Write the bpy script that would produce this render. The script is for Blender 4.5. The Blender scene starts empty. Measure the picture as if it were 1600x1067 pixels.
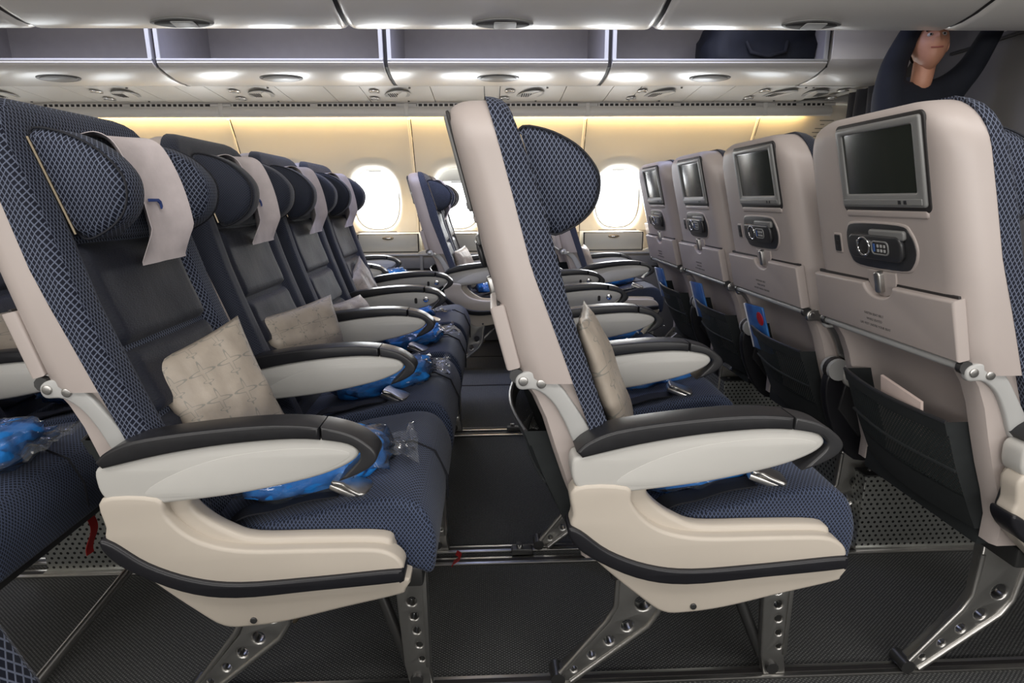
import bpy, bmesh, math, random
from mathutils import Vector, Matrix, noise
random.seed(7)
C = bpy.context.scene.collection
PI = math.pi
H = 1.05                      # eye height above the cabin floor

# ------------------------------------------------------------------ camera
def make_camera():
    f, pitch, yaw, roll = 917.6, .2359, .0359, -.0074
    fw = Vector((math.sin(yaw)*math.cos(pitch), math.cos(yaw)*math.cos(pitch), -math.sin(pitch)))
    r = Vector((math.cos(yaw), -math.sin(yaw), 0)); u = r.cross(fw)
    r, u = r*math.cos(roll)+u*math.sin(roll), -r*math.sin(roll)+u*math.cos(roll)
    cd = bpy.data.cameras.new('camera'); cd.sensor_width = 36; cd.lens = f/1600*36
    cd.clip_start = .02; cd.clip_end = 200
    o = bpy.data.objects.new('camera', cd); C.objects.link(o)
    m = Matrix((r, u, -fw)).transposed().to_4x4(); m.translation = (0, 0, H)
    o.matrix_world = m
    bpy.context.scene.camera = o
make_camera()
# ------------------------------------------------------------------ world, lights, exposure
sc = bpy.context.scene
sc.view_settings.view_transform = 'Standard'; sc.view_settings.look = 'None'
sc.view_settings.gamma = 1; sc.view_settings.use_curve_mapping = False
sc.view_settings.exposure = 0.22
w = bpy.data.worlds.new('overcast_sky'); sc.world = w; w.use_nodes = True
w.node_tree.nodes['Background'].inputs[0].default_value = (.93, .97, 1, 1)
w.node_tree.nodes['Background'].inputs[1].default_value = 4.0
def area(name, loc, sx, sy, power, col, target=(0, 0, -1)):
    l = bpy.data.lights.new(name, 'AREA'); l.shape = 'RECTANGLE'; l.size = sx; l.size_y = sy
    l.energy = power; l.color = col
    o = bpy.data.objects.new(name, l); C.objects.link(o); o.location = loc
    d = Vector(target).normalized()
    z = -d; x = Vector((1, 0, 0)); y = z.cross(x).normalized(); x = y.cross(z)
    m = Matrix((x, y, z)).transposed().to_4x4(); m.translation = loc; o.matrix_world = m
    return o
area('near_aisle_ceiling_light', (0, .25, 2.13), 5.2, .5, 34, (1, .97, .94), (0, .35, -1))
area('near_window_daylight', (0, -1.62, 1.10), 5.6, .42, 62, (1, .98, .96), (0, 1, .22))
area('far_aisle_ceiling_light', (-.75, 3.22, 2.16), 4.4, .32, 30, (.52, .60, 1), (0, -.05, -1))
area('cove_light', (-.3, 4.43, 1.668), 5.2, .022, 23, (1, .68, .28), (0, .5, -1))
for _x in (-2.155, -1.52, -.885, -.25, .385, 1.02, 1.655):
    area('window_daylight', (_x, 4.95, 1.10), .34, .44, 7.5, (.95, .98, 1), (0, -1, -.32))
area('bin_wash_light', (-.75, 3.12, 2.12), 4.4, .10, 9, (1, .93, .84), (0, .7, -.5))

# ------------------------------------------------------------------ materials
MAT = {}
def mat(name, col, rough=.5, metal=0., spec=.5, build=None, sheen=0):
    m = bpy.data.materials.new(name); m.use_nodes = True
    nt = m.node_tree; b = nt.nodes['Principled BSDF']
    b.inputs['Base Color'].default_value = (*col, 1); b.inputs['Roughness'].default_value = rough
    b.inputs['Metallic'].default_value = metal; b.inputs['Specular IOR Level'].default_value = spec
    if sheen: b.inputs['Sheen Weight'].default_value = sheen
    if build: build(nt, b)
    MAT[name] = m
    return m
def N(nt, t, **kw):
    n = nt.nodes.new(t)
    for k, v in kw.items():
        if k.startswith('i_'): n.inputs[k[2:].replace('_', ' ')].default_value = v
        else: setattr(n, k, v)
    return n
def M2(nt, op, a, b=None, c=None):
    n = nt.nodes.new('ShaderNodeMath'); n.operation = op
    for i, v in enumerate((a, b, c)):
        if v is None: continue
        if isinstance(v, (int, float)): n.inputs[i].default_value = v
        else: nt.links.new(v, n.inputs[i])
    return n.outputs[0]
def mixc(nt, fac, a, b):
    n = nt.nodes.new('ShaderNodeMix'); n.data_type = 'RGBA'
    if isinstance(fac, (int, float)): n.inputs[0].default_value = fac
    else: nt.links.new(fac, n.inputs[0])
    for i, v in ((6, a), (7, b)):
        if isinstance(v, tuple): n.inputs[i].default_value = (*v, 1)
        else: nt.links.new(v, n.inputs[i])
    return n.outputs[2]
def bump(nt, b, h, s=.3, d=.002):
    n = nt.nodes.new('ShaderNodeBump'); n.inputs['Strength'].default_value = s; n.inputs['Distance'].default_value = d
    nt.links.new(h, n.inputs['Height']); nt.links.new(n.outputs[0], b.inputs['Normal'])
def uvxy(nt):
    t = nt.nodes.new('ShaderNodeUVMap'); s = nt.nodes.new('ShaderNodeSeparateXYZ'); nt.links.new(t.outputs[0], s.inputs[0])
    return t.outputs[0], s.outputs[0], s.outputs[1]
def lattice(a, bb, lw, dark, line, brk=0.):
    def f(nt, b):
        uv, u, v = uvxy(nt)
        p = M2(nt, 'ADD', M2(nt, 'DIVIDE', u, a), M2(nt, 'DIVIDE', v, bb))
        q = M2(nt, 'SUBTRACT', M2(nt, 'DIVIDE', u, a), M2(nt, 'DIVIDE', v, bb))
        def line_(x):
            k = M2(nt, 'ABSOLUTE', M2(nt, 'SUBTRACT', M2(nt, 'FRACT', x), .5))
            s = nt.nodes.new('ShaderNodeMapRange'); s.interpolation_type = 'SMOOTHSTEP'
            nt.links.new(k, s.inputs[0]); s.inputs[1].default_value = .5-lw*1.5; s.inputs[2].default_value = .5-lw*.6
            return s.outputs[0]
        L = M2(nt, 'MAXIMUM', line_(p), line_(q))
        nz = N(nt, 'ShaderNodeTexNoise'); nz.inputs['Scale'].default_value = 900; nt.links.new(uv, nz.inputs['Vector'])
        L2 = M2(nt, 'MULTIPLY', L, M2(nt, 'ADD', M2(nt, 'MULTIPLY', nz.outputs[0], .7), .55))
        nt.links.new(mixc(nt, L2, dark, line), b.inputs['Base Color'])
        bump(nt, b, L, .45, .0012)
    return f
mat('fabric_mesh', (.05, .07, .12), .75, spec=.25, sheen=.04, build=lattice(.0078, .0128, .105, (.004, .006, .015), (.125, .145, .205)))
mat('fabric_mesh_fine', (.05, .07, .12), .7, spec=.3, sheen=.12, build=lattice(.0072, .0105, .13, (.006, .010, .023), (.075, .10, .175)))
def weave(dark, lite, sc_=260, ratio=3.2):
    def f(nt, b):
        uv, u, v = uvxy(nt)
        mp = N(nt, 'ShaderNodeMapping'); mp.inputs['Scale'].default_value = (sc_/ratio, sc_, sc_); nt.links.new(uv, mp.inputs[0])
        nz = N(nt, 'ShaderNodeTexNoise'); nz.inputs['Scale'].default_value = 2.2; nz.inputs['Detail'].default_value = 2; nt.links.new(mp.outputs[0], nz.inputs['Vector'])
        nt.links.new(mixc(nt, nz.outputs[0], dark, lite), b.inputs['Base Color'])
        mp2 = N(nt, 'ShaderNodeMapping'); mp2.inputs['Scale'].default_value = (14, 5, 14); nt.links.new(uv, mp2.inputs[0])
        n2 = N(nt, 'ShaderNodeTexNoise'); n2.inputs['Scale'].default_value = 1; nt.links.new(mp2.outputs[0], n2.inputs['Vector'])
        h = M2(nt, 'ADD', M2(nt, 'MULTIPLY', n2.outputs[0], 3.), nz.outputs[0])
        bump(nt, b, h, .35, .003)
    return f
mat('fabric_dark', (.05, .07, .12), .7, spec=.3, sheen=.15, build=lattice(.0062, .0062, .16, (.005, .007, .016), (.026, .032, .052)))
mat('fabric_pad', (.02, .022, .03), .55, spec=.35, sheen=.08, build=weave((.004, .005, .010), (.017, .020, .033)))
mat('fabric_welt', (.006, .007, .012), .7)
def carpet(nt, b):
    g = N(nt, 'ShaderNodeTexCoord')
    s = nt.nodes.new('ShaderNodeSeparateXYZ'); nt.links.new(g.outputs['Object'], s.inputs[0])
    a = M2(nt, 'SINE', M2(nt, 'MULTIPLY', s.outputs[0], 2*PI/.011)); c = M2(nt, 'SINE', M2(nt, 'MULTIPLY', s.outputs[1], 2*PI/.008))
    d = M2(nt, 'MULTIPLY', a, c)
    nz = N(nt, 'ShaderNodeTexNoise'); nz.inputs['Scale'].default_value = 160; nz.inputs['Detail'].default_value = 3; nt.links.new(g.outputs['Object'], nz.inputs['Vector'])
    k = M2(nt, 'MULTIPLY', M2(nt, 'GREATER_THAN', d, .25), nz.outputs[0])
    nt.links.new(mixc(nt, M2(nt, 'MULTIPLY', k, .8), (.042, .043, .044), (.30, .305, .29)), b.inputs['Base Color'])
    bump(nt, b, M2(nt, 'ADD', k, nz.outputs[0]), .5, .003)
mat('carpet', (.03, .03, .03), .85, spec=.3, build=carpet)
def plast(var, sc_=9):
    def f(nt, b):
        g = N(nt, 'ShaderNodeTexCoord'); nz = N(nt, 'ShaderNodeTexNoise'); nz.inputs['Scale'].default_value = sc_; nz.inputs['Detail'].default_value = 4
        nt.links.new(g.outputs['Object'], nz.inputs['Vector'])
        c = tuple(b.inputs['Base Color'].default_value)[:3]
        nt.links.new(mixc(nt, nz.outputs[0], tuple(x*(1-var) for x in c), tuple(min(1, x*(1+var)) for x in c)), b.inputs['Base Color'])
        n2 = N(nt, 'ShaderNodeTexNoise'); n2.inputs['Scale'].default_value = 700; nt.links.new(g.outputs['Object'], n2.inputs['Vector'])
        bump(nt, b, n2.outputs[0], .06, .001)
    return f
mat('shell_plastic', (.43, .375, .35), .42, build=plast(.05))
mat('shroud_plastic', (.53, .475, .405), .4, build=plast(.04))
mat('arm_plastic', (.52, .51, .48), .38, build=plast(.04))
mat('black_rubber', (.010, .010, .013), .38, build=plast(.2, 30))
mat('arm_pad', (.014, .014, .016), .36, build=plast(.3, 60))
mat('dark_plastic', (.028, .028, .030), .33, build=plast(.1))
mat('grey_plastic', (.20, .20, .195), .35, build=plast(.06))
mat('light_plastic', (.42, .42, .41), .35, build=plast(.05))
mat('screen_glass', (.022, .026, .020), .20, spec=.9)
mat('button_blue', (.05, .12, .35), .3)
mat('metal', (.55, .54, .52), .32, 1, build=plast(.12, 18))
mat('chrome', (.75, .75, .75), .14, 1)
mat('dark_metal', (.10, .10, .10), .4, .8, build=plast(.2))
mat('bronze_metal', (.30, .25, .18), .4, 1, build=plast(.12, 18))
mat('bin_plastic', (.74, .71, .67), .36, build=plast(.03, 3))
_b = MAT['bin_plastic'].node_tree.nodes['Principled BSDF']; _b.inputs['Coat Weight'].default_value = .7; _b.inputs['Coat Roughness'].default_value = .22
mat('wall_plastic', (.70, .66, .58), .5, build=plast(.02, 3))
mat('psu_plastic', (.68, .66, .62), .4, build=plast(.03, 4))
mat('bin_liner', (.30, .29, .31), .6, build=plast(.08, 20))
mat('drawer_plastic', (.50, .49, .42), .45, build=plast(.03))
mat('dado_plastic', (.20, .195, .19), .5, build=plast(.05))
mat('partition_grey', (.115, .108, .105), .6, build=plast(.1, 6))
mat('curtain_fabric', (.045, .045, .05), .9, build=plast(.3, 12))
mat('seam_dark', (.02, .018, .018), .6)
mat('belt_webbing', (.008, .009, .014), .8, build=plast(.4, 90))
mat('pocket_fabric', (.012, .015, .016), .85, build=plast(.3, 50))
mat('red_tag', (.35, .012, .012), .6)
mat('skin', (.56, .27, .17), .5, build=plast(.12, 20))
mat('lip_skin', (.42, .14, .11), .5)
mat('hair', (.03, .02, .015), .7)
mat('navy_cloth', (.005, .007, .014), .85, build=plast(.4, 16))
mat('bag_fabric', (.003, .005, .012), .7, build=plast(.5, 25))
mat('eye_white', (.7, .68, .64), .3)
def meshpocket(nt, b):
    uv, u, v = uvxy(nt)
    p = M2(nt, 'ADD', M2(nt, 'DIVIDE', u, .008), M2(nt, 'DIVIDE', v, .010)); q = M2(nt, 'SUBTRACT', M2(nt, 'DIVIDE', u, .008), M2(nt, 'DIVIDE', v, .010))
    k = lambda x: M2(nt, 'GREATER_THAN', M2(nt, 'ABSOLUTE', M2(nt, 'SUBTRACT', M2(nt, 'FRACT', x), .5)), .20)
    L = M2(nt, 'MAXIMUM', k(p), k(q))
    nt.links.new(L, b.inputs['Alpha'])
mat('pocket_netting', (.018, .024, .024), .7, build=meshpocket)
def paper(motif, flat):
    def f(nt, b):
        uv, u, v = uvxy(nt)
        c = (.40, .345, .285) if motif else (.56, .50, .50)
        g = N(nt, 'ShaderNodeTexCoord')
        nz = N(nt, 'ShaderNodeTexNoise'); nz.inputs['Scale'].default_value = 14; nz.inputs['Detail'].default_value = 6; nz.inputs['Roughness'].default_value = .6
        nt.links.new(g.outputs['Object'], nz.inputs['Vector'])
        col = mixc(nt, nz.outputs[0], tuple(x*.70 for x in c), tuple(x*1.25 for x in c))
        if motif:
            def tile(x, n, off): return M2(nt, 'SUBTRACT', M2(nt, 'FRACT', M2(nt, 'ADD', M2(nt, 'MULTIPLY', x, n), off)), .5)
            x = tile(u, 3.6, .1); y = tile(v, 3.4, .3)
            def ell(cx, cy, rx, ry):
                a = M2(nt, 'DIVIDE', M2(nt, 'SUBTRACT', x, cx), rx); c_ = M2(nt, 'DIVIDE', M2(nt, 'SUBTRACT', y, cy), ry)
                return M2(nt, 'ADD', M2(nt, 'MULTIPLY', a, a), M2(nt, 'MULTIPLY', c_, c_))
            m = M2(nt, 'MINIMUM', M2(nt, 'MINIMUM', ell(0, 0, .06, .40), ell(0, .05, .42, .07)), ell(0, -.30, .17, .045))
            L = M2(nt, 'LESS_THAN', M2(nt, 'ABSOLUTE', M2(nt, 'SUBTRACT', m, 1.)), .28)
            col = mixc(nt, M2(nt, 'MULTIPLY', L, .55), col, (.13, .15, .14))
        nt.links.new(col, b.inputs['Base Color'])
        mp = N(nt, 'ShaderNodeTexNoise'); mp.inputs['Scale'].default_value = 22; mp.inputs['Detail'].default_value = 5; nt.links.new(g.outputs['Object'], mp.inputs['Vector'])
        bump(nt, b, mp.outputs[0], .5, .006)
    return f
mat('pillow_paper', (.5, .45, .38), .5, build=paper(True, 0))
mat('cover_paper', (.55, .5, .5), .8, build=paper(False, 0))
mat('logo_blue', (.02, .05, .20), .6)
def blanket(nt, b):
    g = N(nt, 'ShaderNodeTexCoord'); nz = N(nt, 'ShaderNodeTexNoise'); nz.inputs['Scale'].default_value = 30; nz.inputs['Detail'].default_value = 3
    nt.links.new(g.outputs['Object'], nz.inputs['Vector'])
    nt.links.new(mixc(nt, nz.outputs[0], (.004, .14, .50), (.012, .24, .70)), b.inputs['Base Color'])
    bump(nt, b, nz.outputs[0], .5, .01)
mat('blanket_blue', (.01, .15, .45), .8, build=blanket)
def film(nt, b):
    out = nt.nodes['Material Output']
    tr = N(nt, 'ShaderNodeBsdfTransparent'); gl = N(nt, 'ShaderNodeBsdfGlossy'); gl.inputs['Roughness'].default_value = .12
    df = N(nt, 'ShaderNodeBsdfDiffuse'); df.inputs[0].default_value = (.8, .85, .9, 1)
    g = N(nt, 'ShaderNodeTexCoord'); nz = N(nt, 'ShaderNodeTexNoise'); nz.inputs['Scale'].default_value = 16; nz.inputs['Detail'].default_value = 1.5; nz.inputs['Distortion'].default_value = 1.5
    nt.links.new(g.outputs['Object'], nz.inputs['Vector'])
    bp = N(nt, 'ShaderNodeBump'); bp.inputs['Strength'].default_value = .5; bp.inputs['Distance'].default_value = .015
    nt.links.new(nz.outputs[0], bp.inputs['Height']); nt.links.new(bp.outputs[0], gl.inputs['Normal']); nt.links.new(bp.outputs[0], df.inputs['Normal'])
    m1 = N(nt, 'ShaderNodeMixShader'); m2 = N(nt, 'ShaderNodeMixShader')
    fr = N(nt, 'ShaderNodeFresnel'); fr.inputs[0].default_value = 1.45; nt.links.new(bp.outputs[0], fr.inputs['Normal'])
    nt.links.new(M2(nt, 'ADD', M2(nt, 'MULTIPLY', fr.outputs[0], .9), .02), m1.inputs[0]); nt.links.new(tr.outputs[0], m1.inputs[1]); nt.links.new(gl.outputs[0], m1.inputs[2])
    m2.inputs[0].default_value = .035; nt.links.new(m1.outputs[0], m2.inputs[1]); nt.links.new(df.outputs[0], m2.inputs[2])
    nt.links.new(m2.outputs[0], out.inputs['Surface'])
mat('plastic_film', (1, 1, 1), .1, build=film)
def pane(nt, b):
    out = nt.nodes['Material Output']; tr = N(nt, 'ShaderNodeBsdfTransparent'); gl = N(nt, 'ShaderNodeBsdfGlossy'); gl.inputs['Roughness'].default_value = .05
    m1 = N(nt, 'ShaderNodeMixShader'); m1.inputs[0].default_value = .05
    nt.links.new(tr.outputs[0], m1.inputs[1]); nt.links.new(gl.outputs[0], m1.inputs[2]); nt.links.new(m1.outputs[0], out.inputs['Surface'])
mat('window_pane', (1, 1, 1), .1, build=pane)
def perf(nt, b):
    uv, u, v = uvxy(nt)
    a = M2(nt, 'SUBTRACT', M2(nt, 'FRACT', M2(nt, 'DIVIDE', u, .019)), .5)
    row = M2(nt, 'FLOOR', M2(nt, 'DIVIDE', v, .015))
    a = M2(nt, 'SUBTRACT', M2(nt, 'FRACT', M2(nt, 'ADD', M2(nt, 'DIVIDE', u, .019), M2(nt, 'MULTIPLY', row, .5))), .5)
    c = M2(nt, 'SUBTRACT', M2(nt, 'FRACT', M2(nt, 'DIVIDE', v, .015)), .5)
    d = M2(nt, 'SQRT', M2(nt, 'ADD', M2(nt, 'MULTIPLY', a, a), M2(nt, 'MULTIPLY', M2(nt, 'MULTIPLY', c, .8), M2(nt, 'MULTIPLY', c, .8))))
    k = M2(nt, 'LESS_THAN', d, .22)
    nt.links.new(mixc(nt, k, (.42, .43, .41), (.004, .004, .004)), b.inputs['Base Color'])
    nt.links.new(M2(nt, 'MULTIPLY', M2(nt, 'SUBTRACT', 1., k), .85), b.inputs['Metallic'])
    bump(nt, b, M2(nt, 'SUBTRACT', 1., k), .6, .002)
mat('perforated_metal', (.3, .3, .3), .38, .85, build=perf)
def leaflet(nt, b):
    g = N(nt, 'ShaderNodeTexCoord'); v = N(nt, 'ShaderNodeTexVoronoi'); v.inputs['Scale'].default_value = 22; nt.links.new(g.outputs['Object'], v.inputs['Vector'])
    nt.links.new(mixc(nt, v.outputs['Distance'], (.01, .05, .25), (.05, .20, .50)), b.inputs['Base Color'])
mat('leaflet_blue', (.02, .08, .3), .3, build=leaflet)
mat('leaflet_red', (.55, .02, .03), .3)
mat('leaflet_white', (.75, .75, .75), .4)
mat('napkin_paper', (.62, .50, .45), .8, build=plast(.1, 30))
mat('print_ink', (.10, .095, .09), .6)
mat('sign_green', (.02, .30, .08), .5); mat('sign_yellow', (.8, .6, .05), .5)

# ------------------------------------------------------------------ mesh helpers
def boxuv(me):
    if not me.uv_layers: me.uv_layers.new(name='UVMap')
    uv = me.uv_layers[0].data
    for p in me.polygons:
        n = p.normal; ax = max(range(3), key=lambda i: abs(n[i]))
        for li in p.loop_indices:
            c = me.vertices[me.loops[li].vertex_index].co
            uv[li].uv = ((c.y, c.z), (c.x, c.z), (c.x, c.y))[ax]
def finish(me, m, smooth=40, uv=True):
    if m: me.materials.append(MAT[m])
    if uv: boxuv(me)
    if smooth:
        me.polygons.foreach_set('use_smooth', [True]*len(me.polygons))
        try: me.set_sharp_from_angle(angle=math.radians(smooth))
        except Exception: pass
    me.update()
    return me
def link(name, me, parent=None, loc=(0, 0, 0)):
    o = bpy.data.objects.new(name, me); C.objects.link(o); o.location = loc
    if parent: o.parent = parent
    return o
def mesh(name, V, F, m, smooth=40, uv=True):
    me = bpy.data.meshes.new(name); me.from_pydata([tuple(v) for v in V], [], F); me.update()
    bm = bmesh.new(); bm.from_mesh(me); bmesh.ops.recalc_face_normals(bm, faces=bm.faces); bm.to_mesh(me); bm.free()
    return finish(me, m, smooth, uv)
def crom(pts, n=6, closed=True):
    out = []; L = len(pts)
    rng = range(L) if closed else range(L-1)
    for i in rng:
        g = lambda k: Vector(pts[k % L]) if closed else Vector(pts[max(0, min(L-1, k))])
        p0, p1, p2, p3 = g(i-1), g(i), g(i+1), g(i+2)
        for j in range(n):
            t = j/n
            out.append(.5*((2*p1)+(p2-p0)*t+(2*p0-5*p1+4*p2-p3)*t*t+(3*p1-p0-3*p2+p3)*t**3))
    if not closed: out.append(Vector(pts[-1]))
    return out
def prism(name, pts, y0, y1, m, bev=.003, holes=(), plane='xz', parent=None, smooth=35, bres=2):
    """outline (2D) extruded with rounded edges and real holes. plane xz: extruded along y; yz: along x; xy: along z"""
    cu = bpy.data.curves.new(name, 'CURVE'); cu.dimensions = '2D'; cu.fill_mode = 'BOTH'
    for pl in [pts]+list(holes):
        s = cu.splines.new('POLY'); s.points.add(len(pl)-1)
        for i, p in enumerate(pl): s.points[i].co = (p[0], p[1], 0, 1)
        s.use_cyclic_u = True
    h = abs(y1-y0)/2; bev = min(bev, h*.98)
    cu.extrude = max(0, h-bev); cu.bevel_depth = bev; cu.bevel_resolution = bres; cu.offset = -bev
    o = bpy.data.objects.new('tmp', cu); C.objects.link(o)
    dg = bpy.context.evaluated_depsgraph_get()
    me = bpy.data.meshes.new_from_object(o.evaluated_get(dg)); bpy.data.objects.remove(o); bpy.data.curves.remove(cu)
    c = (y0+y1)/2
    for v in me.vertices:
        x, y, z = v.co
        v.co = (x, z+c, y) if plane == 'xz' else ((z+c, x, y) if plane == 'yz' else (x, y, z+c))
    bm = bmesh.new(); bm.from_mesh(me); bmesh.ops.remove_doubles(bm, verts=bm.verts, dist=1e-5); bmesh.ops.recalc_face_normals(bm, faces=bm.faces); bm.to_mesh(me); bm.free()
    me.name = name; me.materials.clear(); finish(me, m, smooth)
    return link(name, me, parent) if parent is not None else me
def box(name, a, b, m, bev=.003, parent=None, rot=None, seg=2):
    bm = bmesh.new(); bmesh.ops.create_cube(bm, size=1)
    s = [abs(b[i]-a[i]) for i in range(3)]; c = Vector([(a[i]+b[i])/2 for i in range(3)])
    for v in bm.verts: v.co = Vector([v.co[i]*s[i] for i in range(3)])
    if bev: bmesh.ops.bevel(bm, geom=list(bm.edges)+list(bm.verts), offset=min(bev, min(s)*.45), segments=seg, affect='EDGES', profile=.5)
    if rot is not None: bmesh.ops.transform(bm, matrix=rot.to_4x4(), verts=bm.verts)
    bmesh.ops.translate(bm, vec=c, verts=bm.verts)
    me = bpy.data.meshes.new(name); bm.to_mesh(me); bm.free(); finish(me, m, 35)
    return link(name, me, parent) if parent is not None else me
def tube(name, pts, r, m, parent=None, n=10, caps=True, flat=1.):
    """swept tube through 3D points; r number or list"""
    V = []; F = []; P = [Vector(p) for p in pts]; L = len(P)
    up0 = None
    for i, p in enumerate(P):
        t = ((P[min(L-1, i+1)]-P[max(0, i-1)])).normalized()
        if up0 is None:
            a = Vector((0, 0, 1)) if abs(t.z) < .9 else Vector((0, 1, 0)); up0 = (a-t*a.dot(t)).normalized()
        else: up0 = (up0-t*up0.dot(t)).normalized()
        s = t.cross(up0); rr = r[i] if isinstance(r, (list, tuple)) else r
        for k in range(n):
            an = 2*PI*k/n; V.append(p+up0*math.cos(an)*rr*flat+s*math.sin(an)*rr)
    for i in range(L-1):
        for k in range(n): F.append((i*n+k, i*n+(k+1) % n, (i+1)*n+(k+1) % n, (i+1)*n+k))
    if caps: F.append(tuple(range(n))[::-1]); F.append(tuple((L-1)*n+k for k in range(n)))
    me = mesh(name, V, F, m, 50)
    return link(name, me, parent) if parent is not None else me
def loft(name, rings, m, caps=True, closed=True, parent=None, smooth=50):
    n = len(rings[0]); V = [v for r in rings for v in r]; F = []
    for i in range(len(rings)-1):
        for k in range(n if closed else n-1): F.append((i*n+k, i*n+(k+1) % n, (i+1)*n+(k+1) % n, (i+1)*n+k))
    if caps: F.append(tuple(range(n))[::-1]); F.append(tuple((len(rings)-1)*n+k for k in range(n)))
    me = mesh(name, V, F, m, smooth)
    return link(name, me, parent) if parent is not None else me
def grid(name, f, nu, nv, m, parent=None, smooth=60, thick=0, uvs=False):
    V = [Vector(f(i/nu, j/nv)) for j in range(nv+1) for i in range(nu+1)]
    F = [(j*(nu+1)+i, j*(nu+1)+i+1, (j+1)*(nu+1)+i+1, (j+1)*(nu+1)+i) for j in range(nv) for i in range(nu)]
    me = bpy.data.meshes.new(name); me.from_pydata([tuple(v) for v in V], [], F); me.update()
    if thick:
        bm = bmesh.new(); bm.from_mesh(me); bmesh.ops.recalc_face_normals(bm, faces=bm.faces)
        bmesh.ops.solidify(bm, geom=list(bm.faces), thickness=thick); bm.to_mesh(me); bm.free()
    finish(me, m, smooth)
    if uvs:
        uv = me.uv_layers[0].data
        for l in me.loops:
            k = l.vertex_index % ((nu+1)*(nv+1)); uv[l.index].uv = ((k % (nu+1))/nu, (k//(nu+1))/nv)
    return link(name, me, parent) if parent is not None else me
def ell(cx, cz, rx, rz, n=28, p=2., rot=0):
    out = []
    for i in range(n):
        t = 2*PI*i/n; c, s = math.cos(t), math.sin(t)
        x = rx*math.copysign(abs(c)**(2/p), c); z = rz*math.copysign(abs(s)**(2/p), s)
        out.append((cx+x*math.cos(rot)-z*math.sin(rot), cz+x*math.sin(rot)+z*math.cos(rot)))
    return out
def rrect(x0, z0, x1, z1, r, n=5):
    out = []
    for cx, cz, a in ((x1-r, z1-r, 0), (x0+r, z1-r, 90), (x0+r, z0+r, 180), (x1-r, z0+r, 270)):
        for i in range(n+1):
            t = math.radians(a+90*i/n); out.append((cx+r*math.cos(t), cz+r*math.sin(t)))
    return out
def empty(name, loc=(0, 0, 0)):
    o = bpy.data.objects.new(name, None); C.objects.link(o); o.location = loc; o.empty_display_size = .1; return o
def tag(o, label, cat, group=None):
    o['label'] = label; o['category'] = cat
    if group: o['group'] = group
    return o
def struct(o): o['kind'] = 'structure'; return o
def interp(tab, x):
    if x <= tab[0][0]: return tab[0][1]
    for (a, b), (c, d) in zip(tab, tab[1:]):
        if x <= c: return b+(d-b)*(x-a)/(c-a)
    return tab[-1][1]
def copy_tree(o, parent=None):
    c = o.copy(); C.objects.link(c)
    if parent: c.parent = parent
    for ch in o.children: copy_tree(ch, c)
    return c

# ------------------------------------------------------------------ cabin shell
X0, X1 = -3.4, 2.62
fl = link('floor', mesh('floor', [(X0-.6, -1.7, 0), (3.4, -1.7, 0), (3.4, 4.9, 0), (X0-.6, 4.9, 0)], [(0, 1, 2, 3)], 'carpet'))
struct(fl)
ti = 1
def trim(o):
    global ti
    o.name = 'trim_%d' % ti; ti += 1; return struct(o)
def rail(y, wd, n):
    e = trim(empty('t', (0, y, 0)))
    for k in range(n):
        oy = (k-(n-1)/2)*.062
        box('track_rail', (X0, oy-wd/2, 0), (X1, oy+wd/2, .007), 'metal', .002, e)
        box('track_slot', (X0, oy-wd*.16, .0072), (X1, oy+wd*.16, .0086), 'seam_dark', 0, e)
for y, wd, n in ((1.10, .034, 1), (1.585, .034, 2), (2.565, .034, 2)): rail(y, wd, n)
for y in (3.28, 3.93): trim(link('t', box('carpet_seam', (X0, y-.006, 0), (X1, y+.006, .004), 'seam_dark', .001)))

# curved far side wall: depth as a function of height
WP = [(.0, 4.50), (.60, 4.60), (.80, 4.74), (1.07, 4.745), (1.20, 4.70), (1.35, 4.62), (1.48, 4.56), (1.60, 4.49), (1.70, 4.44)]
def wy(z): return interp(WP, z)
wf = struct(empty('wall_far', (0, 0, 0)))
WINX = [-3.425+.635*i for i in range(10)]       # window centres
def wall_panel(cx, zc=1.063, first=True):
    hw, z0, z1 = .3175, .80, 1.66
    n = 64; rings = []
    for lvl, (rx, rz, dy) in enumerate(((None, None, 0), (.258, .315, 0), (.235, .290, 0), (.226, .281, .004), (.212, .267, .004), (.186, .241, .030), (.178, .232, .070))):
        ring = []
        for i in range(n):
            t = 2*PI*i/n; c, s = math.cos(t), math.sin(t)
            if rx is None:
                k = min(hw/abs(c) if abs(c) > 1e-6 else 9, ((z1-zc) if s > 0 else (zc-z0))/abs(s) if abs(s) > 1e-6 else 9)
                x, z = c*k, zc+s*k
            else:
                p = 2.7; x = rx*math.copysign(abs(c)**(2/p), c); z = zc+rz*math.copysign(abs(s)**(2/p), s)
            ring.append((cx+x, wy(z)+dy, z))
        rings.append(ring)
    # subdivide between rectangle and first oval for curvature
    R = [rings[0]]
    for f in (.25, .5, .75): 
        r_ = []
        for a, b in zip(rings[0], rings[1]):
            x = a[0]+(b[0]-a[0])*f; z = a[2]+(b[2]-a[2])*f; r_.append((x, wy(z), z))
        R.append(r_)
    R += rings[1:]
    # exact corners
    loft('wall_panel', R, 'wall_plastic', caps=False, parent=wf, smooth=70)
    # filler corners of the rectangle
for i, cx in enumerate(WINX):
    if cx+.3175 > X1+.7: continue
    wall_panel(cx)
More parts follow.
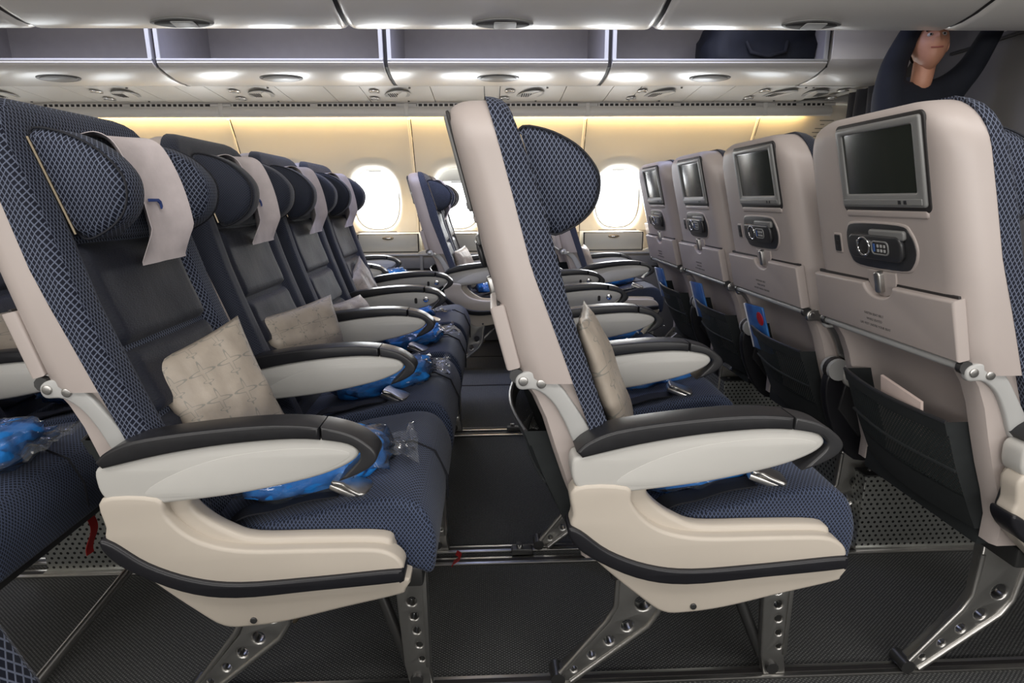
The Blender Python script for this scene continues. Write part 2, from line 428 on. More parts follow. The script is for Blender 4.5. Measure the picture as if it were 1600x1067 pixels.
# backing skin behind the panels, with openings left by building it only above and below the windows
def strip(name, za, zb, m, off=0, xa=X0-.6, xb=3.4, n=8):
    return grid(name, lambda u, v: (xa+(xb-xa)*u, wy(za+(zb-za)*v)+off, za+(zb-za)*v), 1, n, m, wf)
strip('lower_skin', 0, .82, 'dado_plastic', .004)
strip('upper_skin', 1.40, 1.70, 'wall_plastic', .006)
for cx in [w_+.3175 for w_ in WINX[:-1]]:
    grid('window_pier', lambda u, v: (cx-.07+.14*u, wy(.80+.62*v)+.006, .80+.62*v), 1, 10, 'wall_plastic', wf)
for k in range(5):                             # raised joints between two-window panels
    x = -1.8375-1.27+1.27*k+.0
    tube('panel_joint', [(x, wy(z)-.001, z) for z in (.80, .95, 1.07, 1.2, 1.3, 1.4, 1.5, 1.58, 1.62)], .010, 'wall_plastic', wf, 8)
    tube('joint_groove', [(x+.013, wy(z)+.0005, z) for z in (.80, .95, 1.07, 1.2, 1.3, 1.4, 1.5, 1.58, 1.62)], .003, 'seam_dark', wf, 6)
# windows
for i, cx in enumerate(WINX[1:9]):
    e = struct(empty('window_%d' % (i+1), (cx, 4.80, 1.063)))
    R = []
    for rx, rz, dy in ((.182, .237, .0), (.171, .226, -.004), (.167, .222, .006), (.182, .237, .012)):
        R.append([(x, dy+0, z) for x, z in ell(0, 0, rx, rz, 48, 2.7)])
    loft('window_frame', R+[R[0]], 'light_plastic', caps=False, parent=e)
    V = [(x, .008, z) for x, z in ell(0, 0, .176, .231, 48, 2.7)]
    link('pane', mesh('pane', V, [tuple(range(48))], 'window_pane', 0), e)
    drop = .10 if i == 4 else .012
    pts = [(x, z) for x, z in ell(0, 0, .172, .227, 96, 2.7) if z > .227-drop]
    if len(pts) > 3: prism('window_shade', pts, -.006, .0, 'light_plastic', .001, parent=e)
    box('shade_handle', (-.05, -.022, .227-drop-.006), (.05, -.004, .227-drop+.008), 'light_plastic', .005, e)
# side storage bins under the windows
for k in range(4):
    x0 = -2.475+1.27*k-.0; xa, xb = (-.995+1.27*(k-1)+0.0, -.995+1.27*(k-1)+.47) if False else (x0+.05, x0+1.22)
ww = trim(empty('t', (0, 0, 0)))
box('ledge', (X0-.5, 4.40, .655), (X1+.6, 4.66, .671), 'light_plastic', .004, ww)
box('ledge_face', (X0-.5, 4.415, .56), (X1+.6, 4.62, .655), 'dado_plastic', .003, ww)
box('dado_rail', (X0-.5, 4.42, .548), (X1+.6, 4.6, .556), 'seam_dark', .001, ww)
for x in (-1.78, -.51, .76): box('dado_post', (x-.012, 4.405, .0), (x+.012, 4.5, .655), 'grey_plastic', .003, ww)
box('dado_face', (X0-.5, 4.425, .0), (X1+.6, 4.5, .548), 'dado_plastic', .003, ww)
def side_bin(x0, x1, lab):
    e = empty('storage_box', ((x0+x1)/2, 4.45, .672)); tag(e, lab, 'storage box', 'side storage boxes under the windows'); hw = (x1-x0)/2
    box('box_body', (-hw, .004, 0), (hw, .18, .143), 'drawer_plastic', .005, e)
    box('lid', (-hw+.012, -.004, .012), (hw-.012, .01, .136), 'drawer_plastic', .004, e)
    box('lid_gap', (-hw+.004, .001, .006), (hw-.004, .006, .141), 'seam_dark', .0, e)
    l = prism('latch', ell(0, .112, .042, .012, 20), -.012, -.002, 'bronze_metal', .003, parent=e)
    box('latch_lever', (-.02, -.018, .106), (.02, -.008, .114), 'chrome', .002, l)
side_bin(-2.27, -1.81, 'cream side storage box with brass latch, hidden mostly behind the left row')
side_bin(-.985, -.525, 'cream side storage box with brass latch, below the leftmost clear window')
side_bin(-.455, .62, 'cream side storage box behind the middle row seats, below the half-shaded window')
side_bin(.70, 1.16, 'cream side storage box with brass latch, below the right-hand clear window')
for x in (-.49, 1.19):
    t = link('ledge_catch', prism('ledge_catch', crom([(-.04, 0), (-.03, .014), (0, .024), (.03, .018), (.045, 0)], 4), -.02, .01, 'drawer_plastic', .004)); t.location = (x, 4.425, .672)
    tag(t, 'small cream catch on the ledge by the storage box %s' % ('left of the middle row' if x < 0 else 'by the right row'), 'catch')

# service units, grille and valance above the wall
PSU = [(3.955, 1.747), (4.375, 1.712)]
def psuz(y): return 1.747+(y-3.955)/(4.375-3.955)*(1.712-1.747)
tr = trim(empty('t', (0, 0, 0)))
xs = [-3.3, -2.9, -2.62, -2.17, -1.93, -1.75, -1.32, -1.02, -.80, -.36, -.02, .08, .50, .80, .98, 1.36, 1.58, 1.78, 2.2]
for a, b in zip(xs, xs[1:]):
    g = .0022
    V = [(a+g, 3.955, psuz(3.955)), (b-g, 3.955, psuz(3.955)), (b-g, 4.372, psuz(4.372)), (a+g, 4.372, psuz(4.372))]
    V += [(x, y, z+.012) for x, y, z in V]
    link('service_panel', mesh('service_panel', V, [(0, 1, 2, 3), (4, 5, 6, 7), (0, 1, 5, 4), (1, 2, 6, 5), (2, 3, 7, 6), (3, 0, 4, 7)], 'psu_plastic', 20), tr)
box('panel_backing', (X0, 3.95, 1.762), (2.3, 4.42, 1.77), 'seam_dark', 0, tr)
BAYS = [-1.8375-1.27+1.27*k for k in range(5)]
for k, xa in enumerate(BAYS):
    xb = xa+1.27 if k < 4 else 2.47
    e = empty('vent_grille', (0, 0, 0)); struct(e); trim(e)
    box('grille_backing', (xa+.02, 4.384, 1.688), (xb-.02, 4.390, 1.712), 'seam_dark', 0, e)
    bm = bmesh.new(); n = int((xb-xa-.16)/.036)
    for j in range(n+1):
        x = xa+.08+j*.036
        if abs(x-(xa+xb)/2) < .03: continue
        r = bmesh.ops.create_cube(bm, size=1)
        for v in r['verts']: v.co = Vector((x+v.co.x*.011, 4.382+v.co.y*.008, 1.700+v.co.z*.022))
    for (p, q) in ((1.708, 1.713), (1.686, 1.691)):
        r = bmesh.ops.create_cube(bm, size=1)
        for v in r['verts']: v.co = Vector(((xa+xb)/2+v.co.x*(xb-xa-.02), 4.382+v.co.y*.010, (p+q)/2+v.co.z*(q-p)))
    for cx, wd in ((xa+.03, .08), ((xa+xb)/2, .05), (xb-.03, .08)):
        r = bmesh.ops.create_cube(bm, size=1)
        for v in r['verts']: v.co = Vector((cx+v.co.x*wd, 4.382+v.co.y*.010, 1.700+v.co.z*.022))
    me = bpy.data.meshes.new('grille_slats'); bm.to_mesh(me); bm.free(); finish(me, 'psu_plastic', 0); o = link('grille_slats', me, e); o['kind'] = 'stuff'
    V = crom([(4.40, 1.704), (4.425, 1.700), (4.432, 1.675), (4.425, 1.645), (4.405, 1.628), (4.385, 1.636), (4.372, 1.66), (4.380, 1.69)], 3)
    V = crom([(4.384, 1.690), (4.370, 1.672), (4.366, 1.650), (4.374, 1.630), (4.388, 1.622), (4.398, 1.632), (4.396, 1.66), (4.400, 1.690)], 3)
    box('valance_joint', (xa-.016, 4.372, 1.622), (xa+.016, 4.402, 1.714), 'psu_plastic', .006, e)
    prism('valance', V, xa+.012, xb-.012, 'psu_plastic', .003, plane='yz', parent=e)
def service_unit(x, flip, lab):
    e = empty('service_unit', (x, 4.15, psuz(4.15)-.001)); tag(e, lab, 'service unit', 'reading light and speaker units')
    s = -1 if flip else 1
    rl = lambda y: (psuz(4.15+y)-psuz(4.15))
    for (dx, dy) in ((-.165*s, .09), (-.135*s, -.09)):
        r = prism('reading_light', ell(dx, dy, .034, .050, 20), -.008+rl(dy), .0+rl(dy), 'chrome', .003, plane='xy', parent=e)
        prism('lens', ell(dx, dy, .018, .027, 16), -.011+rl(dy), -.007+rl(dy), 'light_plastic', .001, plane='xy', parent=r)
    sp = prism('speaker', ell(0, 0, .080, .155, 32, 2, .30*s), -.004, .001, 'light_plastic', .002, plane='xy', parent=e)
    bm = bmesh.new()
    for j in range(-5, 6):
        for i in range(-2, 3):
            r = bmesh.ops.create_cube(bm, size=1)
            for v in r['verts']: v.co = Vector((-.025*s+i*.014+v.co.x*.006, j*.012+v.co.y*.004, -.0052+v.co.z*.002))
    me = bpy.data.meshes.new('speaker_holes'); bm.to_mesh(me); bm.free(); finish(me, 'seam_dark', 0); o = link('speaker_holes', me, sp); o['kind'] = 'stuff'
    prism('swivel_bezel', ell(.028*s, 0, .028, .140, 24, 2, .26*s), -.008, -.002, 'psu_plastic', .003, plane='xy', parent=e)
    for (dx, dy) in ((.05*s, .165), (.10*s, -.165)): prism('screw', ell(dx, dy, .007, .007, 10), -.006+rl(dy), 0+rl(dy), 'dark_metal', .001, plane='xy', parent=e)
sul = ['far left edge of the frame', 'above the first seat of the left row', 'above the headrests of the left row', 'above the leftmost clear window', 'behind the top of the middle seat back', 'right of the middle row headrest', 'above the right row, second from the cabin end']
for lab, x in zip(sul, (-3.1, -2.33, -1.47, -.59, .28, 1.14, 1.95)): service_unit(x, False, 'oval speaker and reading lights, '+lab)
service_unit(2.20, True, 'oval speaker with two small reading lights, last of the row before the dark partition')
box('cove_top', (X0, 4.372, 1.712), (3.3, 4.60, 1.722), 'psu_plastic', .001, tr)
box('upper_backing', (X0, 4.50, 1.62), (3.4, 4.54, 2.2), 'psu_plastic', .001, tr)
box('end_unit_panel', (1.98, 3.955, 1.744), (2.47, 4.372, 1.75), 'psu_plastic', .002, tr)

# far overhead bins (hanging open) --------------------------------------------------
BX = [-3.11+1.27*k for k in range(5)]
outer = [(3.600, 1.822), (3.592, 1.806), (3.612, 1.788), (3.68, 1.768), (3.78, 1.752), (3.88, 1.746), (3.972, 1.748)]
inner = [(3.972, 1.765), (3.88, 1.765), (3.78, 1.772), (3.69, 1.788), (3.63, 1.805), (3.612, 1.822)]
binlab = ['at the left edge of the frame', 'second from the left, above the left row', 'third from the left, above the middle seat back', 'rightmost, with a dark bag in it']
for k in range(4):
    xa, xb = BX[k]+.012, BX[k+1]-.012
    e = empty('open_overhead_bin', ((xa+xb)/2, 3.6, 1.747)); tag(e, 'open cream bin over far aisle, '+binlab[k], 'overhead bin', 'open overhead bins along the window side')
    hw = (xb-xa)/2; sh = lambda pl: [(y-3.6, z-1.747) for y, z in pl]
    prism('bin_front', sh(outer+inner), -hw, hw, 'bin_plastic', .002, plane='yz', parent=e)
    box('bin_floor', (-hw, .36, .012), (hw, .70, .022), 'bin_liner', .002, e)
    box('bin_back', (-hw, .66, .02), (hw, .68, .50), 'bin_liner', .002, e)
    for s in (-1, 1):
        x0 = s*hw; x1 = s*(hw-.014)
        prism('bin_side', sh([(3.604, 1.80), (3.70, 1.772), (3.95, 1.752), (4.27, 1.77), (4.27, 2.22), (3.604, 2.22)]), min(x0, x1), max(x0, x1), 'bin_liner', .001, plane='yz', parent=e)
        prism('side_edge', sh([(3.594, 1.812), (3.606, 1.806), (3.606, 2.22), (3.594, 2.22)]), min(x0, s*(hw-.022)), max(x0, s*(hw-.022)), 'light_plastic', .001, plane='yz', parent=e)
    box('lip_trim', (-hw, -.012, .068), (hw, .010, .080), 'light_plastic', .003, e)
    # oval latch on the curved underside
    lt = prism('latch_recess', ell(0, 0, .125, .055, 32), -.004, .002, 'dark_plastic', .002, plane='xy', parent=e); lt.location = (0, .15, .010); lt.rotation_euler = (math.radians(-12), 0, 0)
    l2 = prism('latch_lip', ell(0, .0, .105, .040, 32), -.007, -.003, 'grey_plastic', .002, plane='xy', parent=lt); 
for k in range(1, 5):
    x = BX[k]
    t = trim(link('t', prism('bin_divider', [(3.63, 1.79), (3.75, 1.765), (3.97, 1.755), (4.3, 1.78), (4.3, 2.22), (3.62, 2.22)], x-.0105, x+.0105, 'seam_dark', .001, plane='yz')))
# end fascia
fas = trim(link('t', prism('end_fascia', [(3.62, 2.22), (3.60, 1.90), (3.605, 1.83), (3.64, 1.79), (3.72, 1.765), (3.85, 1.75), (3.972, 1.748), (4.4, 1.76), (4.4, 2.22)], 1.985, 2.47, 'bin_plastic', .004, plane='yz')))
# bag in the bin
def blob(name, cen, size, m, amp=.1, seed=0, parent=None, p=2.6, n=(28, 18), fr=3.):
    V = []; F = []; nu, nv = n
    for j in range(nv+1):
        b = -PI/2+PI*j/nv
        for i in range(nu):
            a = 2*PI*i/nu
            f = lambda c: math.copysign(abs(c)**(2/p), c)
            d = Vector((f(math.cos(b))*f(math.cos(a)), f(math.cos(b))*f(math.sin(a)), f(math.sin(b))))
            q = d*(1+amp*noise.noise(d*fr+Vector((seed, seed*2.3, 0))))
            V.append((cen[0]+q.x*size[0], cen[1]+q.y*size[1], cen[2]+q.z*size[2]))
    for j in range(nv):
        for i in range(nu): F.append((j*nu+i, j*nu+(i+1) % nu, (j+1)*nu+(i+1) % nu, (j+1)*nu+i))
    bm = bmesh.new(); me = bpy.data.meshes.new(name); me.from_pydata(V, [], F); bm.from_mesh(me)
    bmesh.ops.remove_doubles(bm, verts=bm.verts, dist=1e-5); bmesh.ops.recalc_face_normals(bm, faces=bm.faces); bm.to_mesh(me); bm.free()
    finish(me, m, 70)
    return link(name, me, parent) if parent is not None else me
bg = empty('travel_bag', (1.63, 3.86, 1.775)); tag(bg, 'dark navy soft travel bag lying in the open bin at the right', 'bag')
blob('bag_body', (0, 0, .155), (.335, .20, .15), 'bag_fabric', .12, 3, bg, 4)
tube('bag_handle', [(-.12, -.19, .16), (-.10, -.215, .10), (0, -.222, .075), (.10, -.215, .10), (.12, -.19, .16)], .012, 'belt_webbing', bg, 8)
tube('zip', [(-.28, -.10, .285), (0, -.11, .30), (.28, -.10, .285)], .006, 'dark_metal', bg, 6)

# near (centre) overhead bins ---------------------------------------------------------
NP = [(2.14, 2.20), (2.15, 2.05), (2.20, 1.94), (2.30, 1.852), (2.42, 1.792), (2.54, 1.757), (2.62, 1.744), (2.68, 1.742), (2.73, 1.756), (2.77, 1.80), (2.79, 1.90), (2.79, 2.20)]
nl = ['left end of the frame', 'left of centre, above the left row', 'centre, above the middle seat', 'right of centre, above the right row', 'top right corner of the frame']
for k in range(5):
    xa, xb = BX[k]+.006, BX[k]+1.27-.006
    e = empty('closed_overhead_bin', ((xa+xb)/2, 2.62, 1.744)); tag(e, 'closed cream bin along the top, '+nl[k], 'overhead bin', 'closed centre bins'); hw = (xb-xa)/2
    # swept body whose ends round off
    rings = []
    for s, sc_ in ((-1, .0), (-.994, .5), (-.975, .85), (-.95, 1), (0, 1), (.95, 1), (.975, .85), (.994, .5), (1, .0)):
        ring = []
        for (y, z) in NP:
            d = (1-sc_)*.022; cy, cz = 2.5, 2.1; v = Vector((y-cy, z-cz)); L = v.length; q = v*((L-d)/L) if z < 2.15 else v
            ring.append((s*hw, q[0]+cy-2.62, q[1]+cz-1.744))
        rings.append(ring)
    loft('bin_door', rings, 'bin_plastic', parent=e, smooth=60)
    rc = prism('latch_recess', ell(0, 0, .125, .050, 36, 1.7), -.005, .002, 'grey_plastic', .003, plane='xy', parent=e); rc.location = (0, -.015, .001); rc.rotation_euler = (math.radians(-7), 0, 0)
    prism('latch_well', ell(-.0, 0, .108, .038, 36, 1.7), -.0075, -.004, 'seam_dark', .001, plane='xy', parent=rc)
    prism('latch_lever', rrect(-.035, -.030, .055, .030, .008), -.0105, -.006, 'light_plastic', .004, plane='xy', parent=rc)
for k in range(1, 5):
    trim(link('t', prism('bin_divider', [(y+(2.5-y)*.03, z+.012) for y, z in NP], BX[k]-.02, BX[k]+.02, 'seam_dark', .001, plane='yz')))

# ceiling and remaining walls
def slab(name, a, b, m): o = link(name, box(name, a, b, m, 0)); return struct(o)
slab('ceiling', (X0-.6, -1.7, 2.20), (3.4, 4.9, 2.24), 'bin_plastic')
slab('wall_near', (X0-.6, -1.74, 0), (3.4, -1.70, 2.24), 'wall_plastic')
slab('wall_left', (X0-.64, -1.7, 0), (X0-.6, 4.9, 2.24), 'wall_plastic')
slab('wall_right', (3.4, -1.7, 0), (3.44, 4.9, 2.24), 'partition_grey')
pt = struct(empty('wall_partition', (2.66, 0, 0)))
prism('partition_panel', [(2.2, .0), (4.45, 0), (4.6, .6), (4.76, .8), (4.76, 1.07), (4.6, 1.42), (4.42, 1.66), (4.36, 1.72), (4.2, 2.2), (2.2, 2.2)], 0, .03, 'partition_grey', .003, plane='yz', parent=pt)
tube('edge_trim', [(-.006, wy(z)-.02, z) for z in (.8, 1.0, 1.1, 1.2, 1.35, 1.5, 1.64)]+[(-.006, 4.32, 1.70), (-.006, 4.0, 1.745)], .010, 'grey_plastic', pt, 8)
box('partition_header', (-.02, 2.25, 1.835), (-.001, 3.55, 1.85), 'seam_dark', .002, pt)
box('partition_rail', (-.012, 3.6, 1.47), (-.001, 4.5, 1.482), 'seam_dark', .002, pt)
# placard of small print near the end of the side wall
pl = empty('wall_placard', (2.48, 0, 1.5)); tag(pl, 'small grey notice of fine print on the side wall beside the dark partition', 'notice')
def plf(x, z): return (x, wy(1.5+z)-.004, z)
for r_, (a, b) in enumerate(((-.045, .06), (-.03, .0), (-.06, .02), (-.07, .05), (-.05, .04), (-.06, -.01), (-.04, .05), (-.05, .02), (-.05, .045))):
    z = .10-r_*.026
    link('print_line', mesh('print_line', [plf(a, z), plf(b, z), plf(b, z+.006), plf(a, z+.006)], [(0, 1, 2, 3)], 'grey_plastic', 0), pl)
# curtain
def curtain():
    def f(u, v):
        y = 3.50+.62*u; z = .12+1.60*v
        return (2.40+.035*math.sin(u*34)+.015*math.sin(u*13+v*3)+.05*(1-v)*math.sin(u*6), y, z)
    c = link('curtain', grid('curtain', f, 70, 10, 'curtain_fabric', thick=.004)); tag(c, 'dark grey gathered cabin curtain hanging beside the person at the right', 'curtain')
curtain()
sg = empty('wall_sign', (2.585, 2.98, 1.90)); tag(sg, 'small green, white and yellow sign high on the partition at the right edge', 'sign')
box('sign_plate', (-.012, -.10, -.05), (0, .16, .04), 'leaflet_white', .002, sg); box('green_field', (-.016, .03, -.02), (-.011, .14, .035), 'sign_green', 0, sg)
box('yellow_edge', (-.016, -.09, -.048), (-.011, .15, -.030), 'sign_yellow', 0, sg); box('dark_stroke', (-.016, -.08, -.012), (-.0115, .02, -.004), 'seam_dark', 0, sg)

# ------------------------------------------------------------------ the seat
XB = [(.45, .165), (.50, .150), (.60, .112), (.66, .098), (.741, .062), (.755, .044), (.804, .031), (1.132, -.052), (1.25, -.0816)]
XS = [(.40, .238), (.50, .213), (.60, .188), (.647, .174), (.742, .139), (.855, .099), (.941, .067), (1.063, .036), (1.196, .0), (1.25, -.012)]
XF = [(.40, .300), (.50, .268), (.60, .230), (.652, .207), (.679, .198), (.785, .161), (.874, .132), (.981, .104), (1.073, .078), (1.179, .040), (1.25, .02)]
xb = lambda z: interp(XB, z); xs_ = lambda z: interp(XS, z); xf = lambda z: interp(XF, z)
YC, HW, ZT = .272, .230, 1.212
def halfw(z, hw=HW, zt=ZT, r=.085):
    base = hw-.012*max(0, (z-.9)/.3)
    if z > zt-r: base -= r*(1-math.sqrt(max(0, 1-((z-(zt-r))/r)**2)))
    return base
def shell_rings():
    R = []
    for z in [.745, .755, .80, .86, .93, 1.0, 1.06, 1.10, 1.127, 1.145, 1.16, 1.175, 1.187, 1.197, 1.205, 1.210, 1.212]:
        h = halfw(z); dz = max(0, z-(ZT-.035)); rx = .035*(1-math.sqrt(max(0, 1-(dz/.035)**2)))
        a, b = xb(z)+rx, xs_(z)-.0; r = min(.045, (b-a)*.8); ring = [(b, YC-h, z)]
        for i in range(7):
            t = PI/2*i/6; ring.append((a+r-r*math.sin(t), YC-h+r-r*math.cos(t) if False else YC-h+r*(1-math.cos(t)) , z))
        crown = .0
        for i in range(1, 8): yy = -h+r+(2*h-2*r)*i/8; ring.append((a-crown*(1-(yy/h)**2)+0*crown, YC+yy, z))
        for i in range(7):
            t = PI/2*(1-i/6); ring.append((a+r-r*math.sin(t), YC+h-r*(1-math.cos(t)), z))
        ring.append((b, YC+h, z)); R.append(ring)
    return R
def cushion_rings():
    R = []
    for z in [.42, .46, .5, .56, .62, .68, .75, .82, .89, .95, 1.0, 1.05, 1.10, 1.14, 1.165, 1.185, 1.200, 1.210, 1.216]:
        h = halfw(z, HW+.001, 1.218, .085); dz = max(0, z-(1.218-.03)); rx = .028*(1-math.sqrt(max(0, 1-(dz/.03)**2)))
        a, b = xs_(z), xf(z)-rx; b = max(b, a+.004); rec = .020 if z < 1.12 else .020*max(0, (1.18-z)/.06)
        ring = [(a, YC-h, z)]; r = .014
        n = 34
        for i in range(n+1):
            yy = -h+2*h*i/n; e = h-abs(yy)
            x = b if e > r else b-r+math.sqrt(max(0, r*r-(r-e)**2))
            k = min(1, max(0, (e-.060)/.020)); k = k*k*(3-2*k)
            ring.append((max(a+.001, x-rec*k), YC+yy, z))
        ring.append((a, YC+h, z)); R.append(ring)
    return R
def lower_shell_rings():
    R = []
    for z in [.40, .45, .5, .56, .62, .68, .72, .75]:
        h = HW-.014; a, b = xb(z)+.03, xs_(z)
        ring = [(b, YC-h, z), (a-.025, YC-h, z), (a-.032, YC-h+.01, z), (a-.032, YC-h+.035, z), (a-.01, YC-h+.045, z)]
        ring += [(a+.004, YC+yy, z) for yy in (-.12, -.06, 0, .06, .12)]
        ring += [(a-.01, YC+h-.045, z), (a-.032, YC+h-.035, z), (a-.032, YC+h-.01, z), (a-.025, YC+h, z), (b, YC+h, z)]
        R.append(ring)
    return R
# armrest outlines
ARM_TOP = [(.140, .638), (.160, .656), (.207, .675), (.305, .689), (.415, .697), (.492, .694), (.55, .681), (.583, .660), (.597, .640), (.588, .622), (.562, .606), (.530, .594)]
ARM_LOW = [(.548, .612), (.568, .634), (.566, .650), (.540, .664), (.463, .672), (.354, .665), (.247, .649), (.150, .627)]
ARM_PANEL = [(.137, .625), (.133, .598), (.140, .574), (.160, .560), (.184, .556), (.27, .563), (.361, .574), (.44, .589), (.503, .605), (.548, .624), (.566, .642), (.556, .658), (.52, .668), (.463, .672), (.354, .665), (.247, .649), (.170, .632)]
def make_arm(parent, button=False):
    a = crom(ARM_PANEL, 4)
    p = prism('arm_panel', a, .004, .050, 'arm_plastic', .006, parent=parent)
    e2 = crom([(.21, .575), (.25, .608), (.34, .640), (.44, .653), (.52, .652), (.552, .640), (.50, .612), (.40, .588), (.30, .574)], 4)
    q = prism('panel_inlay', e2, .0036, .0504, 'arm_plastic', .0004, parent=p)
    top = crom(ARM_TOP, 4, False); low = crom(ARM_LOW, 4, False)
    full = [tuple(v) for v in top]+[tuple(v) for v in low]
    # pad in two pieces, divided at x = .505
    SX = .506; zt_ = interp([tuple(v) for v in top if v[1] > .66], SX); zl_ = interp(sorted(tuple(v) for v in low if v[1] > .655), SX)
    tp = [v for v in top if v[0] <= SX and v[1] > .63]+[(SX, zt_)]; lp = [(SX, zl_)]+[v for v in low if v[0] <= SX and v[1] > .62]
    prism('arm_pad', [tuple(v) for v in tp]+[tuple(v) for v in lp], -.002, .056, 'arm_pad', .005, parent=parent, bres=3)
    SX += .0025; i0 = next(i for i, v in enumerate(top) if v[0] > SX+.001)
    tp = [(SX, zt_)]+top[i0:]; lp = [v for v in low if v[0] > SX+.001]+[(SX, zl_)]
    prism('tip_cap', [tuple(v) for v in tp]+[tuple(v) for v in lp], -.001, .055, 'dark_plastic', .004, parent=parent, bres=3)
    if button:
        b = prism('recline_button', ell(.512, .640, .0125, .0125, 20), -.003, .006, 'chrome', .002, parent=parent)
        prism('button_center', ell(.512, .640, .006, .006, 14), -.006, -.002, 'metal', .002, parent=b)
        prism('headphone_socket', rrect(.463, .622, .475, .646, .005), .0015, .006, 'seam_dark', .001, parent=parent)
def make_seat(near_end=False, far_end=False, button=False, leg=None, arms=True, mesh_=False):
    e = empty('airline_seat'); FM = 'fabric_mesh' if near_end or mesh_ else 'fabric_dark'
    loft('back_shell', shell_rings(), 'shell_plastic', parent=e)
    loft('lower_shell', lower_shell_rings(), 'shell_plastic', parent=e)
    loft('backrest_cushion', cushion_rings(), FM, parent=e, smooth=60)
    # sewn centre pads in the recess
    for z0, z1, th in ((.50, .672, .020), (.676, .795, .019), (.799, .985, .019), (.99, 1.175, .012)):
        def f(u, v):
            yy = -.158+.316*u; z = z0+(z1-z0)*v
            ed = min(1, min(u, 1-u)*.30/.022)*min(1, min(v, 1-v)*(z1-z0)/.018); ed = math.sqrt(1-(1-ed)**2) if ed < 1 else 1
            return (xf(z)-.024+th*ed+.002*math.sin(u*9)*math.sin(v*7), YC+yy, z)
        grid('center_pad', f, 22, 12, 'fabric_pad', e)
    # headrest: D-shaped section swept across, thick wings and thinner middle
    D = [(.050, 1.166), (.094, 1.166), (.146, 1.142), (.181, 1.106), (.190, 1.073), (.179, 1.034), (.146, 1.004), (.105, .992), (.087, 1.042), (.068, 1.105)]
    xbk = lambda z: .103-(z-.995)*.315
    Dc = crom([Vector(p) for p in D], 4)
    rings = []
    HC = YC+.018
    for i in range(25):
        u = i/24; yy = -.178+.356*u; ee = .178-abs(yy)
        k = min(1, max(0, (ee-.055)/.055)); k = k*k*(3-2*k)
        dep = 1-.70*k
        rr = 1 if ee > .018 else math.sqrt(max(0, 1-(1-ee/.018)**2))*.16+.84
        ring = []
        for (x, z) in Dc:
            zz = 1.079+(z-1.079)*rr; b_ = xbk(zz)
            ring.append((b_+(x-b_)*(dep if x > b_+.004 else 1)*(rr if x > b_+.004 else 1), HC+yy, zz))
        rings.append(ring)
    loft('headrest', rings, FM, parent=e, smooth=60)
    for sy_ in (-1, 1):
        tube('headrest_welt', [(.115+(p[0]-.115)*.985, HC+sy_*.170, 1.079+(p[1]-1.079)*.985) for p in Dc+[Dc[0]]], .0020, 'fabric_welt', e, 6)
    tube('headrest_edge', [(xbk(z)-.001, HC-.180, z) for z in (1.0, 1.05, 1.10, 1.155)], .0028, 'bronze_metal', e, 6)
    # seat cushion
    cp = crom([(.215, .40), (.210, .44), (.26, .462), (.40, .490), (.53, .520), (.61, .528), (.655, .508), (.680, .455), (.680, .40), (.668, .372), (.62, .385), (.45, .392), (.30, .39)], 5)
    def crown(me):
        for v in me.vertices:
            if v.co.z > .44: v.co.z += .006*math.sin(PI*(v.co.y-.055)/.47)+.003*noise.noise(v.co*14)
    cme = prism('seat_cushion', cp, .056, .526, 'fabric_mesh_fine', .016, bres=4)
    # subdivide across for the crown
    bm = bmesh.new(); bm.from_mesh(cme)
    for yy in (.10, .15, .20, .25, .29, .33, .38, .43, .48):
        bmesh.ops.bisect_plane(bm, geom=list(bm.verts)+list(bm.edges)+list(bm.faces), plane_co=(0, yy, 0), plane_no=(0, 1, 0))
    bm.to_mesh(cme); bm.free(); crown(cme); boxuv(cme)
    cme.polygons.foreach_set('use_smooth', [True]*len(cme.polygons)); link('seat_cushion', cme, e)
    tube('cushion_piping', [(.25, .30, .464), (.40, .30, .500), (.53, .30, .531), (.615, .30, .538), (.662, .30, .514), (.687, .30, .455), (.686, .30, .40)], .0025, 'fabric_welt', e, 6)
    box('seat_pan', (.22, .06, .345), (.655, .53, .388), 'dark_metal', .006, e)
    for x, z in ((.345, .335), (.57, .352)): tube('cross_tube', [(x, .07, z), (x, .55, z)], .018, 'dark_metal', e, 12)
    # armrest on the near side
    if arms: make_arm(e, button)
    if far_end:
        sub = [c for c in e.children if c.name.split('.')[0] in ('arm_panel', 'arm_pad', 'tip_cap', 'recline_button', 'headphone_socket')]
        for s in sub: c = copy_tree(s, e); c.location.y += .53
    if arms: prism('arm_mount', [(.135, .50), (.20, .42), (.26, .42), (.24, .50), (.22, .60), (.15, .60)], .012, .045, 'dark_plastic', .004, parent=e)
    # hinge bracket (both sides), as on the seat ends
    br = crom([(.040, .752), (.052, .764), (.080, .766), (.108, .750), (.135, .715), (.182, .637), (.170, .615), (.148, .622), (.124, .675), (.102, .712), (.075, .733), (.046, .735)], 4)
    for y0 in (.046, YC+HW-.008):
        k = prism('hinge_bracket', br, y0, y0+.014, 'metal' if not near_end else 'light_plastic', .004, parent=e)
        for (x, z) in ((.053, .750), (.084, .745)):
            prism('bolt', ell(x, z, .0085, .0085, 14), y0-.003, y0+.017, 'metal', .002, parent=k)
    if near_end:
        up = crom([(.138, .572), (.136, .52), (.137, .492), (.20, .445), (.27, .415), (.35, .404), (.48, .410), (.612, .414), (.630, .424), (.626, .442), (.607, .458), (.575, .466), (.48, .468), (.365, .470), (.30, .484), (.262, .508), (.238, .540), (.228, .572)], 4)
        sh = prism('side_shroud', up, .0, .040, 'shroud_plastic', .007, parent=e, bres=4)
        inn = crom([(.150, .568), (.17, .48), (.28, .42), (.48, .42), (.60, .43), (.610, .456), (.59, .474), (.48, .478), (.37, .480), (.325, .497), (.292, .520), (.270, .546), (.262, .572)], 4)
        prism('shroud_scoop', inn, .022, .057, 'shroud_plastic', .010, parent=e, bres=4)
